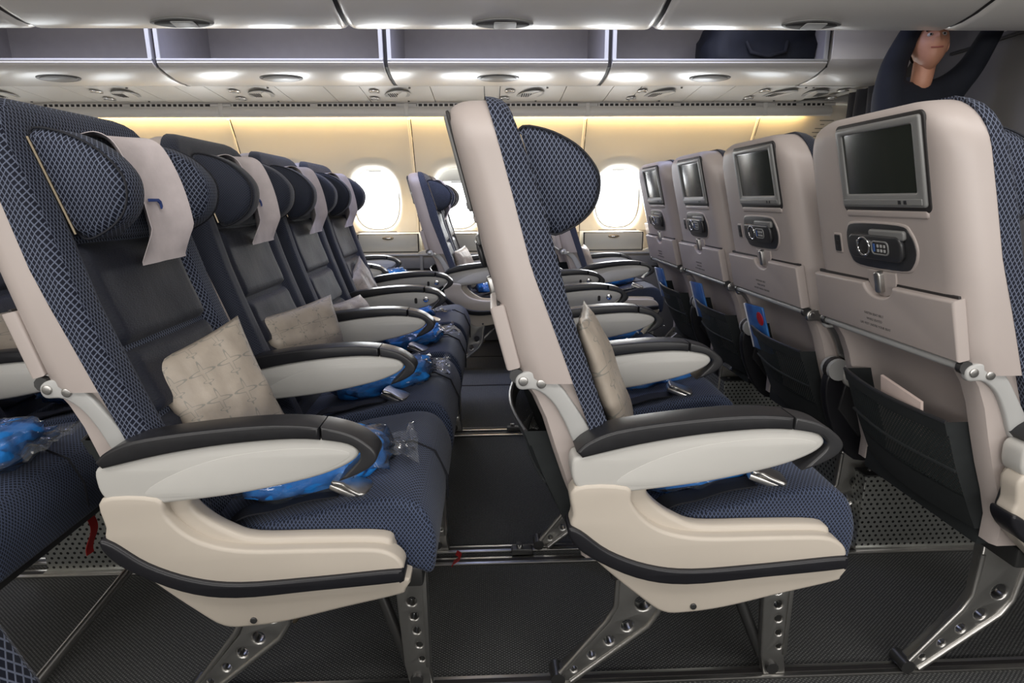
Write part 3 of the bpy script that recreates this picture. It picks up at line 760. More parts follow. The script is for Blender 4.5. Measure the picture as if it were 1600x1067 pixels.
        st = crom([(.128, .500), (.132, .476), (.165, .442), (.25, .397), (.34, .381), (.48, .391), (.615, .402), (.630, .408), (.630, .424), (.612, .4275), (.48, .417), (.35, .410), (.27, .422), (.20, .452), (.15, .492)], 4)
        prism('bumper_strip', st, -.008, .045, 'black_rubber', .006, parent=e, bres=3)
        lo = crom([(.145, .462), (.20, .405), (.26, .350), (.305, .316), (.35, .313), (.42, .322), (.52, .346), (.615, .368), (.630, .378), (.628, .405), (.48, .40), (.35, .39), (.25, .41), (.18, .445)], 4)
        lw = prism('lower_shroud', lo, .006, .05, 'shroud_plastic', .006, parent=e, bres=3)
        prism('screw', ell(.360, .328, .006, .006, 12), .003, .01, 'dark_metal', .001, parent=lw)
    # belt halves and buckle
    anc = prism('belt_anchor', crom([(.262, .452), (.285, .462), (.305, .478), (.318, .470), (.305, .450), (.290, .436), (.268, .438)], 3), .074, .080, 'metal', .002, parent=e)
    prism('anchor_bolt', ell(.282, .452, .008, .008, 14), .068, .076, 'chrome', .002, parent=anc)
    def belt(name, pts, wd):
        def f(u, v):
            n = len(pts)-1; t = u*n; i = min(n-1, int(t)); fr_ = t-i
            a, b = Vector(pts[i]), Vector(pts[i+1]); p = a.lerp(b, fr_)
            d = (Vector(pts[min(n, i+1)])-Vector(pts[i])).normalized(); s = d.cross(Vector((0, 0, 1))).normalized()
            return p+s*(v-.5)*wd+Vector((0, 0, .002*math.sin(u*11)))
        return grid(name, f, 26, 3, 'belt_webbing', e, thick=.003)
    sx, sy = .515, .17
    belt('belt_strap', crom([(.285, .085, .458), (.33, .092, .494), (.39, .105, .502), (.45, .112, .512), (.50, .112, .522)], 4, False), .042)
    belt('belt_strap', crom([(.285, .50, .460), (.33, .46, .490), (.38, .42, .500), (.43, .37, .508)], 4, False), .042)
    bk = empty('belt_buckle'); bk.parent = e; bk.location = (.520, .112, .528); bk.rotation_euler = (0, math.radians(20), math.radians(-12))
    box('buckle_body', (-.032, -.024, -.008), (.030, .024, .004), 'metal', .003, bk)
    prism('lift_tab', crom([(-.030, -.024), (-.010, -.020), (.010, -.026), (.036, -.024), (.036, .024), (.010, .026), (-.010, .020), (-.030, .024)], 3), .004, .014, 'metal', .004, plane='xy', parent=bk)
    tube('buckle_wire', [(.034, -.028, .0), (.040, -.026, .004), (.040, .026, .004), (.034, .028, .0)], .0025, 'chrome', bk, 6)
    # ---- rear of the seat: screen, handset, table, pocket
    O = Vector((.0305, 0, .804)); S = Vector((-.2454, 0, .9694)); Nn = Vector((-.9694, 0, -.2454))
    rm = Matrix((Vector((0, -1, 0)), S, Nn)).transposed().to_4x4()   # local x = -y world (viewed from behind), y up the back, z outward
    def B(y, z): return (-y, (z-.804)/.967)
    back = empty('screen_unit'); back.parent = e; back.matrix_local = Matrix.Translation(O)@rm
    def bp(name, outline, d0, d1, m, parent, bev=.003, bres=2, smooth=35): return prism(name, outline, d0, d1, m, bev, plane='xy', parent=parent, bres=bres, smooth=smooth)
    def R(y0, z0, y1, z1, r): a = B(y0, z0); b = B(y1, z1); return rrect(min(a[0], b[0]), min(a[1], b[1]), max(a[0], b[0]), max(a[1], b[1]), r)
    bp('screen_recess', R(.100, 1.022, .356, 1.192, .012), -.004, .0014, 'seam_dark', back, .002)
    bp('recess_sill', R(.108, 1.012, .348, 1.026, .006), -.004, .0030, 'shell_plastic', back, .004)
    hb = B(.105, 1.033); ht = B(.350, 1.184)
    bp('bezel', R(.106, 1.034, .350, 1.186, .006), .004, .020, 'grey_plastic', back, .004, holes_=None) if False else \
        prism('bezel', R(.106, 1.032, .350, 1.186, .006), -.002, .0070, 'grey_plastic', .004, holes=[R(.126, 1.058, .330, 1.172, .003)], plane='xy', parent=back)
    bp('screen', R(.125, 1.057, .331, 1.173, .002), -.001, .0040, 'screen_glass', back, .001)
    bp('control_strip', R(.112, 1.037, .344, 1.048, .002), .006, .0088, 'grey_plastic', back, .001)
    for y in (.150, .165): bp('strip_button', R(y, 1.039, y+.008, 1.046, .001), .008, .0096, 'dark_plastic', back, .0005)
    hs = empty('handset_unit'); hs.parent = e; hs.matrix_local = back.matrix_local@Matrix.Translation((0, 0, -.0045))
    a = B(.254, .955); hole = [(-y, (z-.804)/.967) for y, z in crom([(.352, .985), (.325, .998), (.19, .998), (.160, .985), (.146, .955), (.158, .925), (.19, .912), (.32, .912), (.350, .93), (.357, .955)], 4)]
    big = [(x*1.0+(x-a[0])*.04, y+(y-a[1])*.10) for x, y in hole]
    bp('cradle_rim', big, .0, .0065, 'shell_plastic', hs, .003); bp('cradle_well', hole, .004, .0078, 'dark_plastic', hs, .001)
    h2 = R(.172, .930, .338, .980, .018); bp('handset', h2, .007, .018, 'dark_plastic', hs, .005, 3)
    bp('handset_cap', R(.166, .972, .270, .990, .006), .007, .015, 'grey_plastic', hs, .003)
    ring_c = B(.282, .956)
    prism('dial_ring', ell(*ring_c, .021, .021, 28), .017, .0215, 'chrome', .0015, holes=[ell(*ring_c, .0165, .0165, 28)], plane='xy', parent=hs)
    bp('dial', ell(*ring_c, .015, .015, 24), .017, .0195, 'seam_dark', hs, .002)
    prism('keypad_rim', R(.205, .942, .258, .970, .010), .017, .0200, 'grey_plastic', .001, holes=[R(.208, .945, .255, .967, .008)], plane='xy', parent=hs)
    bp('keypad', R(.208, .945, .255, .967, .008), .016, .0188, 'seam_dark', hs, .001)
    bp('key_strip', R(.246, .948, .252, .964, .001), .0185, .0196, 'button_blue', hs, .0004)
    for i in range(3):
        for j in range(2): bp('key', R(.214+i*.010, .948+j*.009, .220+i*.010, .954+j*.009, .001), .0185, .0196, 'light_plastic', hs, .0004)
    bp('handset_grip', R(.302, .945, .306, .968, .001), .0175, .0190, 'light_plastic', hs, .0005)
    bp('usb_bezel', R(.382, .930, .410, .974, .004), .002, .0060, 'shell_plastic', hs, .002)
    bp('usb_socket', R(.385, .934, .407, .970, .003), .004, .0072, 'dark_plastic', hs, .001)
    bp('usb_slot', R(.391, .948, .400, .958, .001), .0068, .0078, 'seam_dark', hs, .0003)
    # table folded up, with scooped notch for the latch
    tt = empty('tray_table'); tt.parent = e; tt.matrix_local = back.matrix_local@Matrix.Translation((0, 0, -.012))
    y0, y1, z0, z1 = .052, .492, .770, .879
    o = [B(y1, z0), B(y1, z1-.002)]
    cx = .255
    o += [B(cx+.052, z1)]+[B(cx+.045*math.cos(t), z1-.026*math.sin(t)) for t in [PI*i/12 for i in range(13)]]+[B(cx-.052, z1)]
    o += [B(y0, z1), B(y0, z0)]
    bp('tray', o, .001, .026, 'shell_plastic', tt, .005, 3)
    bp('tray_gap', R(.055, .876, .489, .8835, .001), .008, .0130, 'seam_dark', tt, .0005)
    bp('notch_bowl', [B(cx+.045*math.cos(t), z1+.012-.038*math.sin(t)) for t in [PI*i/12 for i in range(13)]]+[B(cx-.045, z1+.02), B(cx-.045, .905), B(cx+.045, .905), B(cx+.045, z1+.02)], .010, .0145, 'shell_plastic', tt, .003)
    bp('latch_knob', R(cx-.009, .862, cx+.009, .906, .007), .006, .026, 'metal', tt, .004, 3)
    a0 = B(.485, .758); a1 = B(.060, .758)
    tube('hinge_bar', [(a0[0], a0[1], .012), (a1[0], a1[1], .012)], .0085, 'light_plastic', tt, 10)
    for y in (.489, .056): tube('bar_end', [(B(y, 0)[0]-.006, a0[1], .012), (B(y, 0)[0]+.006, a0[1], .012)], .0125, 'dark_metal', tt, 10)
    for i, (s, w_) in enumerate((('FASTEN SEAT BELT', 0), ('WHILE SEATED', 0), ('LIFE VEST UNDER YOUR SEAT', 0))):
        t = bpy.data.objects.new('tray_lettering', TXT(s)); C.objects.link(t); t.parent = tt; x, y = B(.275-.0*i, .812-.012*i); t.location = (x, y, .0262)
    # pocket
    def pk(z): return xb(z)+.014-.045*math.sin(PI*min(1, max(0, (z-.36)/.33)))
    def pf(z0, z1, out, ya=.115, yb=.465):
        def f(u, v):
            z = z0+(z1-z0)*v; k = math.sin(PI*u)
            return (interp(XB, z)-.006-out*k*(.6+.4*v)-.020*v, ya+(yb-ya)*u, z-.012*k*v)
        return f
    pkt = empty('seat_pocket'); pkt.parent = e
    pkf = lambda u, v: ((lambda z: (interp([(.34, .205), (.43, .150), (.55, .095), (.65, .058)], z)-.022*math.sin(PI*u), .095+.325*u, z+.012*(u-.5)))(.42+.225*v))
    grid('pocket_netting', lambda u, v: pkf(u, .30+.62*v), 14, 10, 'pocket_netting', pkt)
    grid('pocket_bottom', lambda u, v: pkf(u, .32*v), 14, 5, 'pocket_fabric', pkt)
    grid('pocket_hem', lambda u, v: pkf(u, .88+.12*v), 14, 2, 'pocket_fabric', pkt, thick=.003)
    tube('pocket_rim', [Vector(pkf(i/14, 1)) for i in range(15)], .004, 'dark_plastic', pkt, 6)
    tube('pocket_band', [Vector(pkf(i/14, .55))+Vector((-.002, 0, 0)) for i in range(15)], .0035, 'pocket_fabric', pkt, 6)
    for u in (0, 1): grid('pocket_side', lambda a_, v: (lambda p: (p[0]+(xb(max(.4, p[2]))+.03-p[0])*a_, p[1], p[2]))(pkf(u, v)), 3, 8, 'pocket_fabric', pkt)
    box('pocket_panel', (.165, .095, .375), (.20, .46, .44), 'pocket_fabric', .01, pkt)
    # round pivot and dark bracket under the arm, rear side
    px_ = .122 if not near_end else .150
    if not near_end:
        tube('arm_pivot', [(px_, .008, .610), (px_, .048, .610)], .029, 'light_plastic', e, 18)
        tube('pivot_band', [(px_, .020, .610), (px_, .036, .610)], .0302, 'seam_dark', e, 18)
    if not near_end: prism('pivot_bracket', crom([(.100, .595), (.145, .60), (.19, .54), (.25, .43), (.27, .36), (.20, .35), (.14, .42), (.10, .52)], 3), .016, .044, 'black_rubber', .005, parent=e)
    if leg is not None:
        ly = leg
        fr_ = [(.575, .345), (.640, .345), (.640, .20), (.644, .05), (.650, .008), (.600, .008), (.590, .06), (.582, .20)]
        hl = [ell(.612+.004*i, .225-.036*i, .0105-.0011*i, .0105-.0011*i, 14) for i in range(5)]
        lg = prism('leg', fr_, ly-.012, ly+.012, 'metal', .004, holes=hl, parent=e)
        tube('foot_bolt', [(.615, ly-.02, .030), (.615, ly+.02, .030)], .014, 'dark_metal', lg, 12)
        box('leg_flange', (.636, ly-.016, .06), (.646, ly+.016, .33), 'metal', .003, lg)
        rl_ = [(.262, .33), (.262, .20), (.245, .160), (.135, .030), (.130, .008), (.168, .008), (.300, .118), (.340, .150), (.360, .185), (.375, .33)]
        hr = [ell(.318, .205, .018, .018, 16)]+[ell(.285-.038*i, .150-.036*i, .0135-.0022*i, .0135-.0022*i, 14) for i in range(4)]
        r2 = prism('leg', rl_, ly-.014, ly+.014, 'metal', .005, holes=hr, parent=e)
        tube('leg_edge', [(.262, ly-.014, .30), (.258, ly-.014, .20), (.24, ly-.014, .165), (.135, ly-.014, .028)], .006, 'metal', r2, 8)
        tube('leg_edge', [(.368, ly-.014, .30), (.352, ly-.014, .185), (.330, ly-.014, .148), (.165, ly-.014, .012)], .006, 'metal', r2, 8)
        tube('foot_clamp', [(.135, ly-.022, .022), (.135, ly+.022, .022)], .016, 'dark_metal', r2, 12)
        tube('brace', [(.345, ly+.012, .185), (.47, ly+.05, .30)], .008, 'metal', e, 8)
        tube('diagonal_brace', [(.500, ly+.06, .30), (.600, ly+.01, .045)], .013, 'dark_metal', e, 10)
        tube('brace_tip', [(.352, ly+.004, .178), (.364, ly+.010, .190)], .012, 'bronze_metal', e, 10)
    return e
TX = {}
def TXT(s):
    if s not in TX:
        c = bpy.data.curves.new('lettering', 'FONT'); c.body = s; c.size = .0075; c.align_x = 'CENTER'; c.extrude = .0002; c.materials.append(MAT['print_ink'])
        o = bpy.data.objects.new('tmp', c); C.objects.link(o); dg = bpy.context.evaluated_depsgraph_get()
        me = bpy.data.meshes.new_from_object(o.evaluated_get(dg)); bpy.data.objects.remove(o); TX[s] = me
    return TX[s]

protos = {}
ROWN = {-2: 'row behind the left row', -1: 'left row', 0: 'middle row', 1: 'right row'}
first = {}
def place(kind, x, y, label, group, **kw):
    if kind not in protos: protos[kind] = o = make_seat(**kw)
    else: o = copy_tree(protos[kind])
    o.location = (x, y, 0); tag(o, label, 'seat', group); return o
PITCH, WD = .79, .53
ordw = ['nearest', 'second nearest', 'third', 'farthest']
kinds = [('end', dict(near_end=True, leg=.19)), ('leg', dict(leg=.18)), ('plain', dict()), ('last', dict(far_end=True, button=True, leg=.07))]
desc = {-2: 'seat cut off by left edge', -1: 'navy seat seen from the front', 0: 'navy seat seen side-on', 1: 'seat seen from behind, screen in beige back'}
for r_ in (-2, -1, 0, 1):
    for k in range(4):
        kn, kw_ = kinds[k]
        if r_ == -2 and k == 0: kn, kw_ = 'end_no_leg', dict(near_end=True)
        place(kn, PITCH*r_, .91+WD*k, '%s, %s of the %s' % (desc[r_], ordw[k], ROWN[r_]), 'centre block seats', **kw_)
WX = -.41; WY = 3.46
wl = {-1: 'seat beyond the left row, back hidden by its headrests', 0: 'seat seen side-on between left and middle rows', 1: 'seat just right of the middle seat back', 2: 'seat with bright screen beyond the right row'}
for r_ in (-1, 0, 1, 2):
    place('wend', WX+PITCH*r_, WY, wl[r_]+', aisle one of two', 'window side seats', near_end=True, button=False, leg=.15)
    place('wlast', WX+PITCH*r_, WY+WD, wl[r_]+', window one of two', 'window side seats', far_end=True, leg=.3)
ns = place('raised', -.600, -.055, 'navy mesh seat back cropped in the bottom left corner', None, arms=False, near_end=False, mesh_=True)

# ------------------------------------------------------------------ headrest covers, pillows, blankets
def cover(x, y, label):
    e = empty('headrest_cover', (x, y, 0)); tag(e, label, 'headrest cover', 'paper headrest covers')
    prof = crom([(.045, 1.169), (.065, 1.173), (.088, 1.162), (.102, 1.139), (.114, 1.104), (.122, 1.072), (.127, 1.036), (.130, 1.0), (.133, .965), (.136, .935)], 4, False)
    def f(u, v):
        n = len(prof)-1; t = (1-v)*n; i = min(n-1, int(t)); p = prof[i].lerp(prof[i+1], t-i)
        yy = .212+.160*u+.03*(v-.5)*-1
        bow = .036*abs((u-.5)*2)**2.2*(1 if p[1] > 1.0 else max(0, (p[1]-.94)/.06))
        return (p[0]+bow+.003*noise.noise(Vector((u*3, v*4, x))), yy, p[1]+.004*u)
    grid('cover_sheet', f, 14, 30, 'cover_paper', e, thick=.0012)
    lg = [(a_*1.15, b_*1.25) for a_, b_ in [(0, 0), (.030, .0), (.036, -.004), (.036, -.012), (.031, -.016), (.031, -.008), (.026, -.0045), (.0, -.0045)]]
    m = prism('logo', [(-a, b) for a, b in lg], -.0016, .0016, 'logo_blue', .0001, plane='xz')
    o = link('logo', m, e); o.location = (.1330, .281, 1.058); o.rotation_euler = (math.radians(10), 0, math.radians(-90))
    return e
c0 = cover(-PITCH, .91, 'white paper headrest cover, nearest one in the left row')
for k, s in ((1, 'second'), (2, 'third'), (3, 'farthest')):
    c = copy_tree(c0); c.location = (-PITCH, .91+WD*k, 0); c['label'] = 'white paper headrest cover on the %s seat of the left row' % s
c = copy_tree(c0); c.location = (WX-0, WY, 0); c['label'] = 'white headrest cover on the side-on window seat between left and middle rows'
c = copy_tree(c0); c.location = (WX+PITCH, WY, 0); c['label'] = 'grey headrest cover hanging just right of the middle seat back'
def pillow(corners, th, label, seed=0, group='paper covered pillows'):
    tl, tr_, br_, bl = [Vector(c) for c in corners]; cen = (tl+tr_+br_+bl)/4
    nrm = (tr_-tl).cross(bl-tl).normalized()
    V = []; n = 26
    def pt(u, v, s):
        a, b = 2*u-1, 2*v-1
        pin = 1-.06*(1-a*a)*abs(b)**3-.06*(1-b*b)*abs(a)**3
        p = tl.lerp(tr_, u).lerp(bl.lerp(br_, u), 1-v); p = cen+(p-cen)*pin
        h = th*((1-a**4)*(1-b**4))**.6
        w_ = .006*noise.noise(Vector((u*4+seed, v*4, 0)))+.004*abs(noise.noise(Vector((u*9+seed, v*3, 5))))
        return p-cen+nrm*(s*h+w_*min(1, h/th*3))
    me = bpy.data.meshes.new('pillow'); F = []; UV = []
    for s in (1, -1):
        for j in range(n+1):
            for i in range(n+1): V.append(pt(i/n, j/n, s)); UV.append((i/n, j/n))
    off = (n+1)**2
    for q in (0, 1):
        for j in range(n):
            for i in range(n): F.append(tuple(q*off+k for k in (j*(n+1)+i, j*(n+1)+i+1, (j+1)*(n+1)+i+1, (j+1)*(n+1)+i)))
    me.from_pydata([tuple(v) for v in V], [], F); me.update(); finish(me, 'pillow_paper', 60)
    uvd = me.uv_layers[0].data
    for l in me.loops: uvd[l.index].uv = UV[l.vertex_index]
    bm = bmesh.new(); bm.from_mesh(me); bmesh.ops.remove_doubles(bm, verts=bm.verts, dist=1e-4); bmesh.ops.recalc_face_normals(bm, faces=bm.faces); bm.to_mesh(me); bm.free()
    o = link('pillow', me, None, cen); tag(o, label, 'pillow', group); return o
PL = 'cream pillow with faint aircraft print, '
pillow([(-.665, 1.08, .748), (-.548, 1.27, .812), (-.450, 1.24, .575), (-.556, 1.05, .600)], .030, PL+'leaning in the nearest seat of the left row', 1)
pillow([(-.640, 1.58, .740), (-.500, 1.84, .768), (-.458, 1.84, .570), (-.580, 1.58, .600)], .030, PL+'in the second seat of the left row', 2)
pillow([(-.580, 2.08, .690), (-.520, 2.34, .690), (-.450, 2.34, .56), (-.545, 2.08, .58)], .035, PL+'slumped in the third seat of the left row', 3)
pillow([(-.632, 2.60, .705), (-.610, 2.78, .805), (-.530, 2.86, .590), (-.575, 2.62, .590)], .03, PL+'in the farthest seat of the left row', 4)
pillow([(.158, 1.03, .842), (.215, 1.34, .825), (.345, 1.38, .53), (.268, 1.03, .53)], .024, PL+'edge-on in the nearest middle row seat', 5)
pillow([(-.225, 3.66, .745), (-.165, 3.92, .765), (-.085, 3.94, .57), (-.180, 3.68, .57)], .03, PL+'in the window seat left of the middle row', 6)
pillow([(.56, 3.66, .765), (.62, 3.92, .765), (.70, 3.94, .57), (.61, 3.68, .57)], .03, PL+'in the window seat right of the middle row', 7)
pillow([(-1.43, 1.58, .750), (-1.30, 1.80, .77), (-1.24, 1.80, .56), (-1.38, 1.58, .58)], .03, PL+'at the left edge', 8)
def blanket_bag(a, b, wd, ht, label, seed, fan=True, zrest=None):
    a, b = Vector(a), Vector(b); c = (a+b)/2; L = (b-a).length
    e = empty('wrapped_blanket', c); tag(e, label, 'blanket', 'blue blankets in clear plastic bags')
    d = (b-a).normalized(); s = Vector((-d.y, d.x, 0)).normalized(); n = d.cross(s); n = n if n.z > 0 else -n
    rot = Matrix((d, s, n)).transposed().to_4x4()
    def lump(name, m, k, amp, fr, p):
        me = blob(name, (0, 0, 0), (L/2*k, wd/2*k, ht/2*k), m, amp, seed, None, p, (44, 22), fr)
        for v in me.vertices:
            q = v.co; q.z += .010*noise.noise(Vector((q.x*22+seed, q.y*9, 0)))*k
            if k > 1: q += Vector((0, 1, 1))*.006*noise.noise(q*40+Vector((seed, 0, 0)))
        me.transform(rot); boxuv(me); return link(name, me, e)
    lump('blanket', 'blanket_blue', 1, .16, 2.4, 2.8)
    bgm = lump('plastic_bag', 'plastic_film', 1.07, .22, 4, 2.6)
    if fan:
        def f(u, v):
            w_ = .25+.9*u; x = L*.46+.075*u
            return rot.to_3x3()@Vector((x+.012*noise.noise(Vector((v*5, u*3, seed))), (v-.5)*wd*w_, .004+.020*noise.noise(Vector((v*7, u*4, seed)))*(u+.2)-.012*u))
        grid('bag_flap', f, 10, 20, 'plastic_film', e, smooth=60)
    return e
BL = 'blue blanket in a clear plastic bag, '
blanket_bag((-.50, 1.09, .520), (-.22, 1.13, .565), .18, .095, BL+'on the nearest left row seat', 1)
blanket_bag((-.46, 1.70, .507), (-.19, 1.72, .563), .20, .085, BL+'on the second seat of the left row', 2)
blanket_bag((-.40, 2.20, .515), (-.20, 2.24, .560), .22, .07, BL+'on the third seat of the left row', 3)
blanket_bag((-.44, 2.72, .510), (-.28, 2.78, .54), .18, .06, BL+'on the farthest seat of the left row', 4)
blanket_bag((.30, 1.09, .505), (.57, 1.14, .545), .15, .07, BL+'on the nearest middle row seat', 5, False)
blanket_bag((.38, 1.72, .507), (.64, 1.74, .560), .17, .07, BL+'on the second seat of the middle row', 6)
blanket_bag((.38, 2.26, .515), (.60, 2.30, .560), .17, .06, BL+'on the third seat of the middle row', 7)
blanket_bag((-.75, 3.85, .545), (-.57, 3.95, .585), .24, .09, BL+'beyond the left row armrests', 8, False)
blanket_bag((-.08, 3.70, .51), (.12, 3.74, .545), .2, .07, BL+'on the window seat left of the middle row', 9, False)
blanket_bag((.72, 3.78, .53), (.92, 3.84, .565), .2, .075, BL+'on the window seat right of the middle row', 10, False)
blanket_bag((-1.22, 1.13, .525), (-.93, 1.14, .585), .20, .09, BL+'at the left edge, nearer one', 11)
blanket_bag((-1.30, 1.70, .515), (-1.08, 1.72, .56), .18, .07, BL+'behind the hinge of the left row seat', 12, False)

# ------------------------------------------------------------------ leaflets and napkin in the seat pockets
def leaf(x, y, z, w_, h, mm, label, cat, tilt=0):
    e = empty('leaflet' if cat == 'leaflet' else cat, (x, y, z)); e.rotation_euler = (tilt, math.radians(-16), 0); tag(e, label, cat)
    box('cover_sheet', (-.003, -w_/2, 0), (.003, w_/2, h), mm, .001, e)
    return e
for k, (lab, t) in enumerate((('second', .10), ('third', .06), ('fourth', .0))):
    e = leaf(PITCH+.075, .91+WD*(k+1)+.34, .58, .13, .150, 'leaflet_blue', 'blue printed booklet sticking out of the pocket of the %s right row seat back' % lab, 'leaflet', -.06)
    box('page_edge', (-.004, .062, .0), (.0035, .070, .150), 'leaflet_white', .0005, e)
    if k == 0: pr = prism('red_roundel', ell(0, 0, .022, .022, 20), -.0042, -.0032, 'leaflet_red', .0003, plane='yz', parent=e); pr.location = (0, -.036, .112)
np_ = leaf(PITCH+.072, .91+.225, .590, .12, .085, 'napkin_paper', 'crumpled beige paper napkin poking out of the nearest right row seat pocket', 'napkin', .18)

# ------------------------------------------------------------------ equipment boxes on the floor
def eqbox(x, y, lab):
    e = empty('equipment_box', (x, y, 0)); tag(e, lab, 'equipment box', 'perforated metal equipment boxes')
    prism('perforated_case', [(0, .004), (.385, .004), (.355, .25), (.035 if False else 0, .25)], 0, .27, 'perforated_metal', .002, parent=e)
    box('case_base', (-.006, -.012, 0), (.40, .275, .012), 'metal', .002, e)
    box('case_top', (-.003, -.003, .248), (.35, .273, .253), 'dark_metal', .001, e)
    for (a, b) in ((.03, .03), (.03, .20)): tube('rivet', [(a, b, .252), (a, b, .257)], .006, 'metal', e, 8)
eqbox(1.10, 1.555, 'perforated grey metal box on the floor under the right row, nearest of them')
eqbox(.315, 1.555, 'perforated grey metal box under the nearest middle row seat, only its rear edge showing')
eqbox(-1.30, 1.555, 'perforated grey metal box on the floor at the left, behind the left row shroud')
eqbox(1.05, 2.50, 'perforated grey metal box deeper under the right row, beyond the middle row armrests')
eqbox(1.05, 3.05, 'small perforated box farthest back under the right row')
# baggage bar and red tag below the seat at the left
bb = empty('baggage_bar', (-1.0, 1.3, 0)); tag(bb, 'grey metal floor bar slanting under the left row seat', 'bar')
tube('bar', [(-.02, -.22, .012), (.02, .0, .08), (.10, .26, .20)], .012, 'metal', bb, 10)
def tg(loc, h, lab):
    e = link('red_tag', grid('red_tag', lambda u, v: (.012*math.sin(v*5)+.004*u, .022*(u-.5), -h*v), 3, 12, 'red_tag', thick=.002), None, loc); tag(e, lab, 'tag')
tg((-1.06, 1.42, .27), .12, 'dark red fabric tag hanging under the seat at the left')
tg((-.115, 1.53, .05), .04, 'small red tag at the front foot of the left row by the floor track')

# track fittings
for x, y, s in ((.10, 2.565, 'far floor track behind the middle row'), (.085, 1.585, 'near floor track behind the middle row')):
    e = empty('track_fitting', (x, y, .008)); tag(e, 'small dark fitting on the '+s, 'fitting')
    prism('fitting_body', rrect(-.035, 0, .03, .020, .006), -.014, .014, 'dark_metal', .003, parent=e)
    tube('fitting_cap', [(-.01, 0, .016), (-.01, 0, .032)], .010, 'chrome', e, 10)

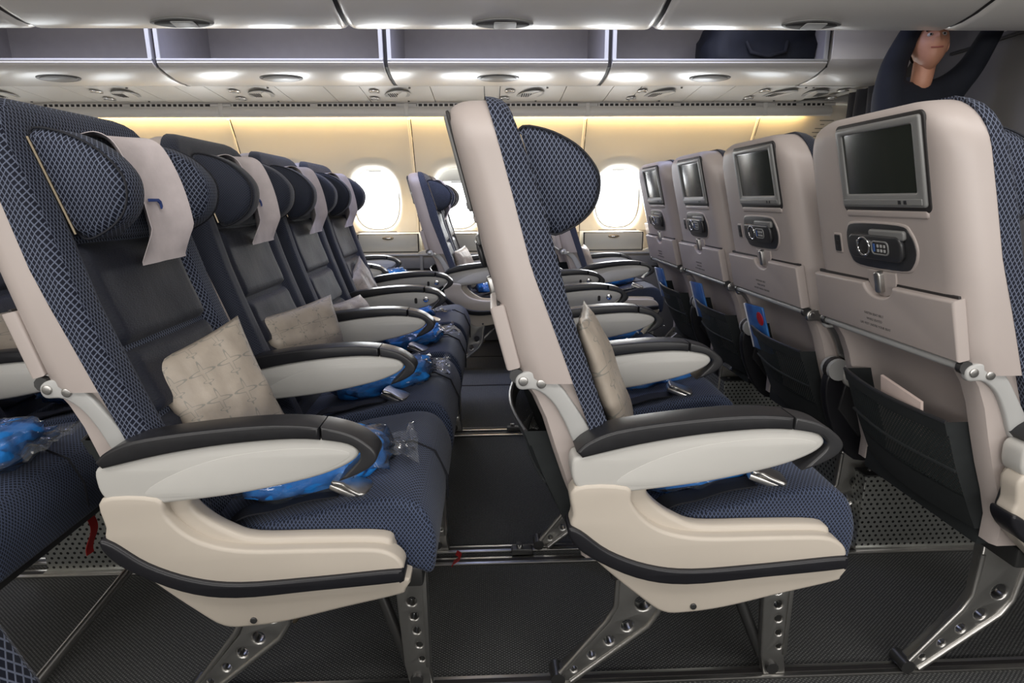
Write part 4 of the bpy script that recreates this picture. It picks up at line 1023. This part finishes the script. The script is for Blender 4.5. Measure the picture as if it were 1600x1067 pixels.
# ------------------------------------------------------------------ person reaching up in the far aisle
def person():
    e = empty('person', (2.20, 3.16, 0)); tag(e, 'person in dark navy clothes reaching both arms up to the overhead bin at the right', 'person')
    def skin_obj(name, verts, edges, radii, m, sub=2, root=0):
        me = bpy.data.meshes.new(name); me.from_pydata(verts, edges, []); me.update(); o = link(name, me, e)
        md = o.modifiers.new('skin', 'SKIN'); md.use_smooth_shade = True
        for i, r in enumerate(radii):
            sv = me.skin_vertices[0].data[i]; sv.radius = r if isinstance(r, tuple) else (r, r); sv.use_root = (i == root)
        s2 = o.modifiers.new('sub', 'SUBSURF'); s2.levels = sub; s2.render_levels = sub
        me.materials.append(MAT[m]); return o
    V = [(0, 0, .98), (0, 0, 1.15), (0, 0, 1.32), (.0, .0, 1.47), (.0, -.005, 1.655),
         (.17, 0, 1.57), (.265, -.02, 1.70), (.345, -.06, 1.93), (-.15, 0, 1.57), (-.125, .0, 1.73), (-.06, -.05, 1.93),
         (.10, 0, .90), (.12, -.02, .50), (.12, .01, .10), (.12, -.06, .045), (.12, -.16, .03),
         (-.10, 0, .90), (-.12, -.02, .50), (-.12, .01, .10), (-.12, -.06, .045), (-.12, -.16, .03)]
    E_ = [(0, 1), (1, 2), (2, 3), (3, 4), (3, 5), (5, 6), (6, 7), (3, 8), (8, 9), (9, 10), (0, 11), (11, 12), (12, 13), (13, 14), (14, 15), (0, 16), (16, 17), (17, 18), (18, 19), (19, 20)]
    Rr = [(.15, .11), (.145, .105), (.165, .115), (.165, .115), (.068, .066), .080, .062, .045, .080, .062, .045, .095, .070, .045, .045, .035, .095, .070, .045, .045, .035]
    skin_obj('body', V, E_, Rr, 'navy_cloth')
    skin_obj('neck', [(0, -.02, 1.56), (.005, -.03, 1.64), (.01, -.03, 1.75)], [(0, 1), (1, 2)], [.050, .052, .056], 'skin')
    # head: tilted back, jaw toward the viewer
    def head():
        bm = bmesh.new(); bmesh.ops.create_uvsphere(bm, u_segments=28, v_segments=20, radius=1)
        for v in bm.verts:
            x, y, z = v.co
            k = 1-.30*max(0, -z)**1.3; xx = x*.078*k; yy = y*.098*(1-.12*max(0, -z)); zz = z*.122
            if y < 0 and z < -.45: yy -= .016*min(1, (-z-.45)*2.5)*(-y)
            nose = math.exp(-((x/.16)**2+((z+.08)/.22)**2)); 
            if y < -.2: yy -= .024*nose
            for s in (-1, 1): 
                if y < 0: yy += .010*math.exp(-(((x-s*.36)/.20)**2+((z-.12)/.14)**2))
            v.co = (xx, yy, zz)
        me = bpy.data.meshes.new('head'); bm.to_mesh(me); bm.free(); finish(me, 'skin', 80); return me
    h = link('head', head(), e); h.location = (.01, -.045, 1.785); h.rotation_euler = (math.radians(-14), 0, math.radians(-18))
    for s in (-1, 1):
        blob('eye', (s*.029, -.083, .014), (.013, .010, .009), 'eye_white', 0, 0, h, 2, (12, 8))
        blob('pupil', (s*.029, -.0925, .013), (.005, .003, .005), 'seam_dark', 0, 0, h, 2, (8, 6))
        blob('ear', (s*.076, .005, .0), (.010, .020, .032), 'skin', .1, 1, h, 2, (12, 10))
        tube('eyebrow', [(s*.014, -.092, .032), (s*.030, -.092, .038), (s*.046, -.080, .034)], .0035, 'hair', h, 6)
    tube('mouth', [(-.024, -.092, -.051), (-.010, -.100, -.055), (.010, -.100, -.055), (.024, -.092, -.051)], .005, 'lip_skin', h, 8, flat=.8)
    bm = bmesh.new(); bmesh.ops.create_uvsphere(bm, u_segments=24, v_segments=16, radius=1)
    bmesh.ops.delete(bm, geom=[v for v in bm.verts if v.co.z < .15-.55*v.co.y*1.0 and v.co.y < .35 or v.co.z < -.55], context='VERTS')
    for v in bm.verts: v.co = (v.co.x*.083, v.co.y*.104+.004, v.co.z*.128+.002)
    me = bpy.data.meshes.new('hair'); bm.to_mesh(me); bm.free(); finish(me, 'hair', 80); link('hair', me, h)
    # hands, fingers curled over the bin edge
    for (wx, wy_, wz, s) in ((.352, -.065, 1.955, 1), (-.056, -.055, 1.955, -1)):
        hv = [(wx, wy_, wz-.03), (wx, wy_, wz+.02), (wx, wy_-.012, wz+.065)]; he = [(0, 1), (1, 2)]; hr = [(.026, .020), (.036, .017), (.036, .014)]
        skin_obj('hand', hv, he, hr, 'skin', 2)
        for i, L in enumerate((.062, .072, .068, .052)):
            ox = (i-1.5)*.020
            skin_obj('finger', [(wx+ox, wy_-.008, wz+.06), (wx+ox, wy_-.022, wz+.06+L*.5), (wx+ox, wy_-.048, wz+.06+L*.78), (wx+ox, wy_-.066, wz+.06+L*.72)], [(0, 1), (1, 2), (2, 3)], [.0095, .009, .008, .007], 'skin', 1)
        skin_obj('thumb', [(wx-s*.026, wy_-.006, wz+.0), (wx-s*.050, wy_-.020, wz+.03), (wx-s*.052, wy_-.040, wz+.058)], [(0, 1), (1, 2)], [.012, .010, .008], 'skin', 1)
person()
